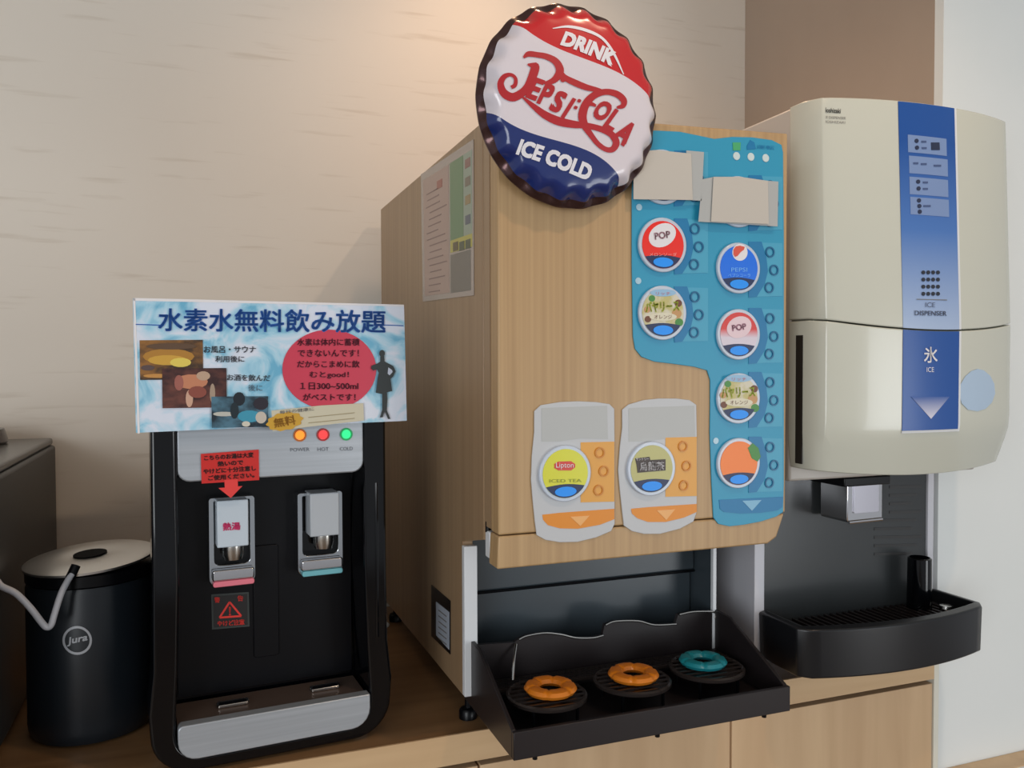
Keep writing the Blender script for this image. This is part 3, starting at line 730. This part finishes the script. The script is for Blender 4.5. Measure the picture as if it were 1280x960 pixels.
nt.links.new(ge.outputs['Position'], sx.inputs[0]); nt.links.new(sx.outputs['Z'], mr.inputs[0]); nt.links.new(mr.outputs[0], cr_.inputs[0]); nt.links.new(cr_.outputs[0], N['Principled BSDF'].inputs['Base Color'])
cr_.color_ramp.elements[0].color = (*lin((222, 220, 232)), 1); cr_.color_ramp.elements[1].color = (*lin((24, 80, 158)), 1)
plate('arrow_mark', IS, [(1139, 496), (1187, 496), (1164, 523.5)], M_arrow, ls, .0022, .0006)
lettering('Hoshizaki', IS, 1040, 138, 22, 6, M_black, cu, 4, .001, .02)
lettering('ICE DISPENSER', IS, 1043, 147, 29, 3.2, M_grey, cu, 3, .001)
lettering('HOSHIZAKI', IS, 1043, 152.5, 27, 3, M_grey, cu, 3, .001)
# plain pale-blue drop sticker
pts = [(1222, 461), (1230, 463), (1238, 470), (1243, 480), (1244, 492), (1240, 503), (1232, 511), (1222, 514), (1210, 512), (1202, 504), (1199.5, 492), (1201, 480), (1207, 470), (1214, 464)]
bm = BM(); cv = bm.verts.new(IS(1222, 488, .0012)); rv = [[bm.verts.new(IS(1222+(x-1222)*k, 488+(y-488)*k, .0012 if k < 1.001 else .0002)) for x, y in pts] for k in (.5, 1, 1.002)]
for i in range(len(pts)):
    j = (i+1) % len(pts); bm.faces.new((cv, rv[0][i], rv[0][j])); bm.faces.new((rv[0][i], rv[1][i], rv[1][j], rv[0][j])); bm.faces.new((rv[1][i], rv[2][i], rv[2][j], rv[1][j]))
obj('drop_sticker', bm, mat('sticker_blue', (178, 200, 222), .35), cl, label='plain pale blue drop sticker')
# spout
obj('spout_shadow_box', box(BM(), .980, 1.078, 1.075, 1.158, 1.174, 1.189), M_blk2, ID, bev=.002)  # black box put in for the dark shadow around the spout
so = obj('ice_spout', prismy(BM(), rrect(.996, 1.070, 1.112, 1.180, .006), 1.085, 1.150), M_chrome, ID, bev=.002)
obj('spout_plate', prismy(BM(), rrect(1.008, 1.060, 1.128, 1.176, .002), 1.0825, 1.0848), mat('spout_plate', (170, 168, 176), .3, .8), so)
obj('spout_lip', tube(BM(), [(.998, 1.084, 1.113), (1.068, 1.084, 1.114)], .003), M_chrome, so)
# tray with curved front
def trayf(x, off=0):
    u = (x - 1.071)/.198; return 1.050 - .032*(1 - u*u) + off + (.012*max(0, (abs(u)-.93)/.07)**2)
bm = BM(); xs = [.8735 + .3955*i/24 for i in range(25)]; xi = [.889 + .3645*i/24 for i in range(25)]
outer = [(.8735, 1.1555)] + [(x, trayf(x)) for x in xs] + [(1.269, 1.1555)]
inner = [(.889, 1.1545)] + [(x, trayf(x, .016)) for x in xi] + [(1.2535, 1.1545)]
n = len(outer); V = [[bm.verts.new((x, y, z)) for x, y in o] for o, z in ((outer, .880), (outer, .958), (inner, .961), (inner, .935))]
# lower edge drawn in slightly
for v in V[0]: v.co.x = 1.071 + (v.co.x - 1.071)*.985
for A, B in zip(V, V[1:]):
    for k in range(n-1): bm.faces.new((A[k], A[k+1], B[k+1], B[k]))
bm.faces.new((V[0][0], V[1][0], V[1][-1], V[0][-1])) if False else None
bm.faces.new(V[0]); bm.faces.new(V[3])
bm.faces.new((V[0][0], V[1][0], V[2][0], V[3][0], V[3][-1], V[2][-1], V[1][-1], V[0][-1]))
it = obj('ice_tray', bm, mat('ice_tray_black', (24, 25, 28), .3, spec=.4), ID, smooth=True, bev=.003, seg=3)
gb = BM()
for k in range(26):
    x = .90 + k*.0134; y0 = trayf(x, .022); box(gb, x-.0018, x+.0018, y0, 1.150, .936, .941)
o = obj('tray_grille', gb, mat('grille_brown', (30, 24, 24), .4), it); 
c = (1.196, 1.125, .936)
bm = lathe(BM(), [(0, 0), (.021, 0), (.020, .092), (.017, .094), (.016, .03), (0, .03)], c, 28)
obj('scoop_holder', bm, M_blk, it, smooth=True)
obj('drain_cap', lathe(BM(), [(0, 0), (.012, 0), (.011, .005), (0, .006)], (1.232, 1.10, .9415), 20), M_steel, it, smooth=True)

# ------------------------------------------------------------------ water dispenser
WO = Vector((.0895, 1.150, .845)); WA = math.radians(4.5)
WD = thing('water_dispenser', 'glossy black tabletop water dispenser with two taps and silver drip front', 'water dispenser', WO, WA)
WMx = Matrix.Translation((WO.x, WO.y, 0)) @ Matrix.Rotation(WA, 4, 'Z')
def lobj(name, bm, m, parent, **k):
    bm.transform(WMx); return obj(name, bm, m, parent, **k)
WN = WMx.to_3x3() @ Vector((0, -1, 0))
def WS(y): return Surf(WMx @ Vector((0, y, 0)), WN)
Z0 = .8455
lobj('body', box(BM(), -.128, .146, .085, .37, Z0+.012, 1.340), M_blk, WD, bev=.006, seg=3)
# surround with rounded foot, open in the middle
def fo(z0, flare):
    o = []
    for i in range(9): a = math.pi + math.pi/2*i/8; o.append((-.158+flare*.0+.052+.052*math.cos(a), z0+.052+.052*math.sin(a)))
    for i in range(9): a = 3*math.pi/2 + math.pi/2*i/8; o.append((.158-.052+.052*math.cos(a), z0+.052+.052*math.sin(a)))
    o += [(.160, .93), (.154, .985), (.153, 1.10), (.153, 1.345), (.145, 1.352), (-.145, 1.352), (-.153, 1.345), (-.153, 1.10), (-.154, .985), (-.160, .93)]
    return o
def fi(z0):
    o = []
    for i in range(9): a = math.pi + math.pi/2*i/8; o.append((-.128+.034+.034*math.cos(a), z0+.034+.034*math.sin(a)))
    for i in range(9): a = 3*math.pi/2 + math.pi/2*i/8; o.append((.128-.034+.034*math.cos(a), z0+.034+.034*math.sin(a)))
    o += [(.127, .93), (.124, .985), (.121, 1.10), (.123, 1.334), (.12, 1.336), (-.12, 1.336), (-.123, 1.334), (-.121, 1.10), (-.124, .985), (-.127, .93)]
    return o
lobj('surround', frame(BM(), fo(Z0+.004, 0), fi(Z0+.020), 0, .084), M_blk, WD, bev=.007, seg=3)
lobj('column_trim', tube(BM(), [(.139, .0015, .99), (.139, .0015, 1.21)], .003), M_blk, WD)
lobj('recess_panel', box(BM(), -.1205, .1205, .0765, .0845, .92, 1.224), M_blk2, WD)
lobj('recess_rib', prismy(BM(), rrect(-.02, .015, .96, 1.12, .004), .0735, .0763), M_blk2, WD, bev=.001)
# fascia
fs = lobj('fascia', prismy(BM(), rrect(-.122, .122, 1.226, 1.334, .016, rs=(.016, .016, .002, .002)), .004, .075), M_silver, WD, bev=.002)
FS = WS(.004)
for x, c, nm, w in ((375, (255, 140, 40), 'POWER', 24), (404, (230, 60, 60), 'HOT', 14), (433, (40, 225, 130), 'COLD', 16)):
    y = 544 - (x-375)*.02
    ringd('light_ring', FS, x, y, .0088, .0022, mat('lightring%s' % nm, tuple(int(v*.8) for v in c), .4), fs, .0016, .0012)
    disc('indicator_light', FS, x, y, .0062, mat('lit_%s' % nm, c, .4, emit=.9), fs, .0015, .001, 20)
    lettering(nm, FS, x, y+18, w, 4.5, mat('print_steel', (110, 116, 124), .5), fs, -2, .001)
# red notice
rn = plate('red_notice', FS, [(251, 567.5), (323.5, 562), (324, 600), (252, 604.5)], M_red, WD, .0022, .0008, label='red paper notice with black lettering and arrow')
plate('red_notice_arrow', FS, [(280.5, 600), (297, 599), (297.5, 608), (303, 607.5), (288.5, 622.5), (273, 610), (281, 609.5)], mat('arrow_red', (232, 62, 58), .5), rn, .0028, .0005)
for i, (s, w, cx) in enumerate((('こちらのお湯は大変', 62, 286), ('熱いので', 32, 288), ('やけどに十分注意し', 66, 287), ('ご使用ください。', 58, 289))):
    lettering(s, FS, cx, 570.5 + i*8.4, w, 6.6, mat('notice_black', (60, 8, 10), .6), rn, -4, .003, .04)
# taps
def tap(x0, x1, y0, y1, lv, cy, tintc, lab, txt=None):
    T = WS(.056); K_ = WS(.05)
    fr = [(x0, y0+4), (x0+4, y0), (x1-6, y0-3), (x1-2, y0+1), (x1+1, y1-9), (x1-3, y1-3), (x0+8, y1+1), (x0+3, y1-3)]
    t0 = T(x0, y0); t1 = T(x1, y1); c = [T(x, y) for x, y in fr]; L = [WMx.inverted() @ p for p in c]
    xa = min(p.x for p in L); xb = max(p.x for p in L); za = min(p.z for p in L); zb = max(p.z for p in L)
    o_ = rrect(xa, xb, za, zb, .009, rs=(.009, .009, .004, .004)); i_ = rrect(xa+.007, xb-.007, za+.028, zb-.005, .004, rs=(.008, .008, .002, .002))
    tp = lobj('tap', frame(BM(), o_, i_, .052, .0762), mat('clear_chrome', (190, 194, 198), .12, 1), WD, bev=.0012, label=lab)
    lobj('tap_cavity', box(BM(), xa+.007, xb-.007, .070, .0762, za+.028, zb-.005), M_blk, tp)
    lobj('tap_cup', prismy(BM(), rrect(xa+.003, xb-.003, za+.009, za+.024, .003), .040, .0519), M_chrome, tp, bev=.002)
    lobj('colour_strip', prismy(BM(), rrect(xa+.004, xb-.003, za+.001, za+.0085, .003), .040, .0519), tintc, tp, bev=.001)
    q = [WMx.inverted() @ K_(x, y) for x, y in lv]
    lx0, lx1, lz0, lz1 = q[0].x, q[1].x, q[2].z, q[0].z
    lever = lobj('lever', box(BM(), lx0, lx1, .030, .0695, lz0, lz1), mat('lever_grey', (178, 184, 190), .4) if not txt else mat('lever_white', (196, 208, 218), .35), tp, bev=.0015)
    mx = (lx0+lx1)/2
    lobj('nozzle', lathe(BM(), [(0, -.020), (.0125, -.020), (.0145, -.012), (.0145, 0), (0, 0)], (mx+.002, .050, lz0-.0003), 24), M_steel, tp, smooth=True)
    if txt: lettering(txt, WS(.030), 289.5, 658, 22, 10, mat('print_magenta', (216, 50, 110), .5), lever, -3, .0008, .04)
tap(260, 318, 622, 730, [(269, 624), (308, 624), (300, 679)], 0, mat('strip_pink', (226, 120, 136), .4), 'hot water tap with pink strip', '熱湯')
tap(371, 427, 616, 717, [(384, 615), (420, 615), (400, 667)], 0, mat('strip_teal', (110, 178, 188), .4), 'cold water tap with pale teal strip')
# hot warning sticker
RS = WS(.066)
WS_ = plate('warning_sticker', WS(.0765), [(264, 743), (311, 740), (312, 783), (265, 787)], mat('sticker_edge', (46, 52, 50), .5), WD, .0008, .0006, label='black warning sticker with red triangle')
RW = WS(.0765); M_wr = mat('warn_red', (220, 50, 40), .5)
plate('sticker_face', RW, [(266.5, 745.5), (309, 742.5), (309.5, 781), (267.5, 784.5)], mat('sticker_black', (20, 16, 16), .5), WS_, .0012, .0004)
strokes('warning_triangle', RW, [[(274.5, 772, 2.4), (287, 752.5, 2.4)], [(287, 752.5, 2.4), (301.5, 770, 2.4)], [(301.5, 770, 2.4), (274.5, 772, 2.4)]], M_wr, WS_, .0017)
lettering('!', RW, 287.3, 764, 2.6, 11, M_wr, WS_, 0, .0017, .03)
lettering('警', RW, 271.5, 750, 7, 7, M_wr, WS_, 0, .0017, .03)
lettering('告', RW, 300.5, 748, 7, 7, M_wr, WS_, 0, .0017, .03)
lettering('やけど注意', RW, 288.5, 778.5, 34, 7, M_wr, WS_, -4, .0017, .03)
# drip tray of the water dispenser
wt_ = lobj('drip_front', prismy(BM(), rrect(-.1255, .1265, Z0+.0215, .9125, .026, rs=(.024, .026, .002, .006)), -.006, .012), M_silver, WD, bev=.0015, label='silver drip tray front')
m = mat('perforated_dark', (92, 78, 70), .32, .5); nt = m.node_tree; N = nt.nodes
tcn = N.new('ShaderNodeTexCoord'); vo = N.new('ShaderNodeTexVoronoi'); vo.inputs['Scale'].default_value = 190; vo.inputs['Randomness'].default_value = 0
rr_ = N.new('ShaderNodeValToRGB'); rr_.color_ramp.elements[0].color = (*lin((20, 16, 16)), 1); rr_.color_ramp.elements[0].position = .35; rr_.color_ramp.elements[1].position = .45; rr_.color_ramp.elements[1].color = (*lin((116, 98, 88)), 1)
nt.links.new(tcn.outputs['Object'], vo.inputs['Vector']); nt.links.new(vo.outputs['Distance'], rr_.inputs[0]); nt.links.new(rr_.outputs[0], N['Principled BSDF'].inputs['Base Color'])
gr = lobj('drip_grille', box(BM(), -.1255, .1225, .0125, .078, .9025, .911), m, WD)
for px, py in ((291, 879), (406, 859)):
    p = WMx.inverted() @ atZ(px, py, .913)
    lobj('drain_slot_rim', prism(BM(), *[[(p.x + x, p.y + y, z) for x, y in rrect(-.021, .021, -.008, .008, .004)] for z in (.9155, .9112)]), M_steel, gr, bev=.001)
    lobj('drain_slot', prism(BM(), *[[(p.x + x, p.y - .001 + y, z) for x, y in rrect(-.018, .018, -.006, .003, .003)] for z in (.9159, .9156)]), M_blk2, gr)
for x in (-.12, .12):
    for y in (.03, .38): lobj('foot', tube(BM(), [(x, y, .8452), (x, y, .858)], .012, 14), mat('foot_grey', (150, 148, 140), .5), WD)

# ------------------------------------------------------------------ water sign board
SB = None
SGW = Surf(WMx @ Vector((0, -.012, 0)), WN)
cn = [(166, 373), (505, 381), (508.5, 526), (170, 541)]
fr = [SGW(x, y) for x, y in cn]
M_sign = mat('sign_water', (180, 200, 215), .3); nt = M_sign.node_tree; N = nt.nodes
tcn = N.new('ShaderNodeTexCoord'); n1 = N.new('ShaderNodeTexNoise'); n1.inputs['Scale'].default_value = 19; n1.inputs['Detail'].default_value = 8; n1.inputs['Distortion'].default_value = 1.2
r1 = N.new('ShaderNodeValToRGB'); el = r1.color_ramp.elements; el[0].position = .36; el[0].color = (*lin((110, 180, 212)), 1); el[1].position = .58; el[1].color = (*lin((220, 228, 242)), 1)
q_ = el.new(.47); q_.color = (*lin((170, 214, 234)), 1)
nt.links.new(tcn.outputs['Object'], n1.inputs['Vector']); nt.links.new(n1.outputs['Fac'], r1.inputs[0]); nt.links.new(r1.outputs[0], N['Principled BSDF'].inputs['Base Color'])
sc = sum(fr, Vector()) / 4
SB = thing('sign_board', 'pale blue laminated sign with blue Japanese heading, on the black water dispenser', 'sign', (sc.x, sc.y, min(p.z for p in fr)))
obj('board', prism(BM(), fr, [p - WN*.0035 for p in fr]), M_sign, SB)
kk = 3.4595
def q(x, y): return (150 + x/kk, 360 + y/kk)
def spl(name, pts, m, off, lab=None, th=.0004): return plate(name, SGW, [q(*p) for p in pts], m, SB, off, th, label=lab)
def stx(s, x, y, w, h, m, ang=0, bold=.012, off=.0016, name='lettering'): lettering(s, SGW, *q(x, y), w/kk, h/kk, m, SB, ang, off, bold, name=name)
spl('border', [(57, 43), (1228, 72), (1228, 80), (57, 55)], M_lab, .0005)
spl('border', [(57, 43), (66, 43), (86, 628), (76, 630)], M_lab, .0005)
M_title = mat('title_blue', (30, 92, 176), .4)
stx('水素水無料飲み放題', 657, 141, 985, 100, M_title, .5, .022)
spl('rule', [(68, 155), (180, 159), (180, 163), (68, 159)], M_title, .0008)
spl('rule', [(1140, 158), (1226, 161), (1226, 165), (1140, 162)], M_title, .0008)
# small photographs
def photo(name, x0, y0, x1, y1, dk, md, lt, off, blobs, sc=40):
    m = noisy('photo_'+name, dk, md, (sc, sc, sc*1.6), .3, lo=.4, hi=.62, detail=6)
    p = spl('picture', [(x0, y0), (x1, y0-2), (x1+2, y1-4), (x0+2, y1)], m, off, name.replace('_', ' ') + ' picture')
    for i, (bx, by, bw, bh, c) in enumerate(blobs):
        plate('picture_patch', SGW, [q(bx + bw*math.cos(2*math.pi*k/14), by + bh*math.sin(2*math.pi*k/14)) for k in range(14)], mat('patch_%s%d' % (name, i), c, .4), p, off+.0004+.00008*i, .0003)
photo('bath_hall', 85, 226, 358, 398, (70, 52, 38), (150, 104, 52), None, .0010, [(210, 296, 112, 34, (176, 126, 48)), (205, 312, 85, 22, (206, 160, 62)), (262, 322, 46, 20, (226, 204, 92)), (120, 345, 30, 12, (90, 72, 70)), (160, 380, 60, 9, (196, 140, 70)), (222, 252, 110, 14, (96, 72, 52))])
photo('sauna', 182, 348, 460, 520, (58, 34, 34), (110, 66, 56), None, .0020, [(310, 405, 70, 32, (196, 130, 96)), (255, 410, 20, 34, (160, 96, 84)), (360, 380, 30, 20, (190, 160, 136)), (300, 478, 16, 38, (206, 164, 140)), (400, 455, 12, 42, (168, 146, 126)), (335, 450, 40, 26, (140, 74, 60))])
photo('toast', 395, 470, 640, 605, (30, 44, 54), (80, 120, 140), None, .0030, [(515, 480, 26, 30, (18, 28, 38)), (610, 500, 32, 28, (38, 32, 44)), (560, 555, 52, 26, (60, 150, 178)), (450, 545, 48, 10, (190, 190, 180)), (610, 560, 24, 26, (200, 190, 176)), (545, 588, 18, 12, (210, 206, 190)), (495, 530, 18, 36, (20, 38, 46))])
M_ink = mat('ink', (66, 72, 84), .5)
stx('お風呂・サウナ', 475, 266, 225, 30, M_ink, 0, .02); stx('利用後に', 475, 307, 126, 28, M_ink, 0, .02)
stx('お酒を飲んだ', 556, 388, 186, 28, M_ink, 1, .02); stx('後に', 585, 432, 62, 28, M_ink, 1, .012)
# red circle
cxr, cyr, rxr, ryr = 905, 352, 203, 172
spl('red_disc', [(cxr + rxr*math.cos(2*math.pi*k/48), cyr + ryr*math.sin(2*math.pi*k/48)) for k in range(48)], mat('disc_red', (206, 60, 84), .35), .0014)
M_dred = mat('ink_red', (96, 14, 44), .5)
for i, (s, w) in enumerate((('水素は体内に蓄積', 270), ('できないんです！', 265), ('だからこまめに飲', 270), ('むとgood！', 170), ('１日300~500ml', 252), ('がベストです！', 228))):
    stx(s, 905 - (4 if i < 3 else 0), 234 + i*47.5, w, 31, M_dred, 0, .02, .0026)
# banner and badge
spl('banner', [(655, 530), (870, 508), (1052, 498), (1055, 573), (800, 602), (660, 620)], mat('banner_cream', (206, 200, 176), .5), .0032)
stx('毎日の健康に', 765, 530, 150, 15, M_ink, -6, .012, .0044)
for y in (552, 576): spl('print_line', [(815, y+6), (1015, y-14), (1015, y-11), (815, y+9)], mat('ink_tan', (160, 146, 112), .5), .0038)
bp = []
for k in range(40):
    a = 2*math.pi*k/40; r = 1 + .07*math.cos(10*a); x = 78*r*math.cos(a); y = 38*r*math.sin(a); t = math.radians(-10); bp.append((712 + x*math.cos(t) - y*math.sin(t), 577 + x*math.sin(t) + y*math.cos(t)))
spl('gold_badge', bp, mat('badge_gold', (206, 160, 50), .4), .0042)
stx('無料', 712, 577, 96, 42, mat('badge_ink', (170, 118, 26), .5), -10, .03, .0048)
# silhouette of a standing woman, hands on hips
M_sil = mat('silhouette', (44, 52, 54), .5)
def w(x, y): return (340 + x/6.859, 405 + y/6.859)
plate('figure_print', SGW, [w(*p) for p in [(930, 262), (962, 262), (966, 320), (1000, 340), (1040, 360), (1060, 405), (1038, 450), (1016, 470), (1030, 575), (985, 585), (990, 640), (985, 740), (1015, 815), (995, 815), (965, 745), (950, 800), (925, 803), (945, 735), (945, 600), (890, 590), (905, 470), (915, 420), (900, 385), (870, 400), (850, 380), (852, 358), (905, 338), (928, 322)]], M_sil, SB, .0034, .0004)
plate('figure_head', SGW, [w(944 + 24*math.cos(2*math.pi*k/16), 252 + 30*math.sin(2*math.pi*k/16)) for k in range(16)], M_sil, SB, .0037, .0004)
plate('figure_gap', SGW, [w(*p) for p in [(998, 372), (1030, 395), (1034, 412), (1008, 440), (992, 425)]], mat('gap_blue', (186, 196, 214), .4), SB, .0038, .0003)

# ------------------------------------------------------------------ milk cooler canister
cx, cy, cr, zt = -.158, 1.356, .0845, 1.092
MC = thing('milk_cooler', 'matte black cylindrical milk cooler with steel lid and round emblem', 'milk cooler', (cx, cy, .845))
M_can = mat('canister_navy', (26, 32, 38), .34)
obj('canister', lathe(BM(), [(0, .001), (cr-.012, .001), (cr-.004, .004), (cr-.001, .012), (cr, .02), (cr, .215), (cr-.002, .222), (0, .222)], (cx, cy, .845), 64), M_can, MC, smooth=True)
obj('collar', lathe(BM(), [(0, 0), (cr-.003, 0), (cr+.0005, .002), (cr+.0005, .017), (cr-.003, .019), (0, .019)], (cx, cy, 1.0675), 64), M_blk2, MC, smooth=True)
bm = lathe(BM(), [(.020, 0), (cr-.002, 0), (cr+.0035, .002), (cr+.0035, .005), (cr-.003, .007), (.022, .0085), (.020, .008), (.020, 0)], (0, 0, 0), 64)
bm.transform(Matrix.Translation((cx, cy, 1.090)) @ Matrix.Rotation(math.radians(-3.5), 4, 'Y') @ Matrix.Rotation(math.radians(3), 4, 'X'))
lid = obj('lid', bm, mat('lid_steel', (210, 208, 204), .3, 1), MC, smooth=True)
bm = lathe(BM(), [(0, 0), (.0225, 0), (.0225, .0015), (0, .0015)], (0, 0, .0088), 32); bm.transform(Matrix.Translation((cx, cy, 1.090)) @ Matrix.Rotation(math.radians(-3.5), 4, 'Y') @ Matrix.Rotation(math.radians(3), 4, 'X'))
obj('lid_opening', bm, mat('opening_black', (4, 4, 5), .7, spec=.1), MC)
# emblem bent on the cylinder
class CylS:
    n = Vector((0, -1, 0))
    def __call__(s, px, py, off=0):
        d = ray(px, py); r = cr + off; a = d.x*d.x + d.y*d.y; b = -2*(d.x*cx + d.y*cy); c_ = cx*cx + cy*cy - r*r
        t = (-b - math.sqrt(max(0, b*b - 4*a*c_))) / (2*a); return CAM + d*t
CS_ = CylS()
def ringp(name, S, cx0, cy0, rx, ry, wd, m, par, off):
    bm = BM(); n = 40; A = []; B = []
    for k in range(n):
        a = 2*math.pi*k/n
        A.append(bm.verts.new(S(cx0+rx*math.cos(a), cy0+ry*math.sin(a), off))); B.append(bm.verts.new(S(cx0+(rx-wd)*math.cos(a), cy0+(ry-wd)*math.sin(a), off)))
    for k in range(n): bm.faces.new((A[k], A[(k+1) % n], B[(k+1) % n], B[k]))
    return obj(name, bm, m, par)
M_em = mat('emblem_silver', (196, 200, 206), .35, .4)
em = ringp('emblem', CS_, 96.5, 800.5, 18.5, 18, 3, M_em, MC, .0012)
lettering('Jura', CS_, 97, 800, 26, 11, M_em, em, -12, .0012, .035, .3)
# ------------------------------------------------------------------ milk hose
pts = [Vector((-.2612, 1.238, 1.092)), Vector((-.254, 1.233, 1.099)), atY(2, 733, 1.225), atY(20, 742, 1.222), atY(38, 760, 1.225), atY(52, 778, 1.232), atY(58.5, 784, 1.234), atY(64, 781, 1.234), atY(68, 768, 1.236), atY(76, 743, 1.245), atY(84, 727, 1.256), atY(90, 718, 1.262)]
hs = thing('milk_hose', 'pale grey hose looping down in front of the black cylindrical cooler', 'hose', pts[6])
obj('hose', tube(BM(), smoothpath(pts, 5), .0042, 12), mat('hose_grey', (176, 178, 184), .4), hs, smooth=True)
obj('hose_end', tube(BM(), [pts[-1] + Vector((-.003, .0, -.006)), pts[-1] + Vector((.004, .008, .010))], .0062, 12), M_blk2, hs)

# ------------------------------------------------------------------ coffee machine at the left edge
CM = thing('coffee_machine', 'dark grey coffee machine cut off by the left edge of the picture', 'coffee machine', (-.42, 1.4, .845))
M_cm = mat('coffee_grey', (38, 40, 41), .4)
obj('housing', box(BM(), -.56, -.262, 1.09, 1.765, .858, 1.226), M_cm, CM, bev=.006, seg=3)
obj('top_cover', box(BM(), -.558, -.266, 1.095, 1.762, 1.2265, 1.2395), mat('coffee_top', (84, 85, 84), .25), CM, bev=.004)
obj('base_plinth', box(BM(), -.553, -.272, 1.11, 1.75, .8465, .8575), M_blk2, CM)
obj('front_panel', box(BM(), -.545, -.275, 1.078, 1.0895, .90, 1.21), M_blk, CM, bev=.003)
obj('spout_block', box(BM(), -.46, -.37, 1.03, 1.0775, 1.03, 1.10), M_steel, CM, bev=.006)
hx, hy = -.398, 1.66
hp = obj('bean_hopper', lathe(BM(), [(0, 0), (.075, 0), (.078, .004), (.072, .026), (.055, .030), (0, .031)], (hx, hy, 1.240), 40), mat('hopper_smoke', (70, 62, 60), .2), CM, smooth=True)

# ------------------------------------------------------------------ cable and plug behind the water dispenser
cb = thing('power_cable', 'white power cable lying between the black dispenser and wood machine', 'cable', (.315, 1.62, .8455))
obj('cable', tube(BM(), smoothpath([(.16, 1.62, .85), (.22, 1.60, .849), (.28, 1.61, .8487), (.325, 1.625, .849), (.345, 1.655, .849), (.30, 1.68, .849), (.26, 1.70, .852), (.25, 1.74, .86), (.25, 1.765, .90)], 5), .0032, 8), M_wht, cb, smooth=True)
obj('cable_plug', box(BM(), .236, .264, 1.757, 1.7855, .895, .925), M_wht, cb, bev=.003)
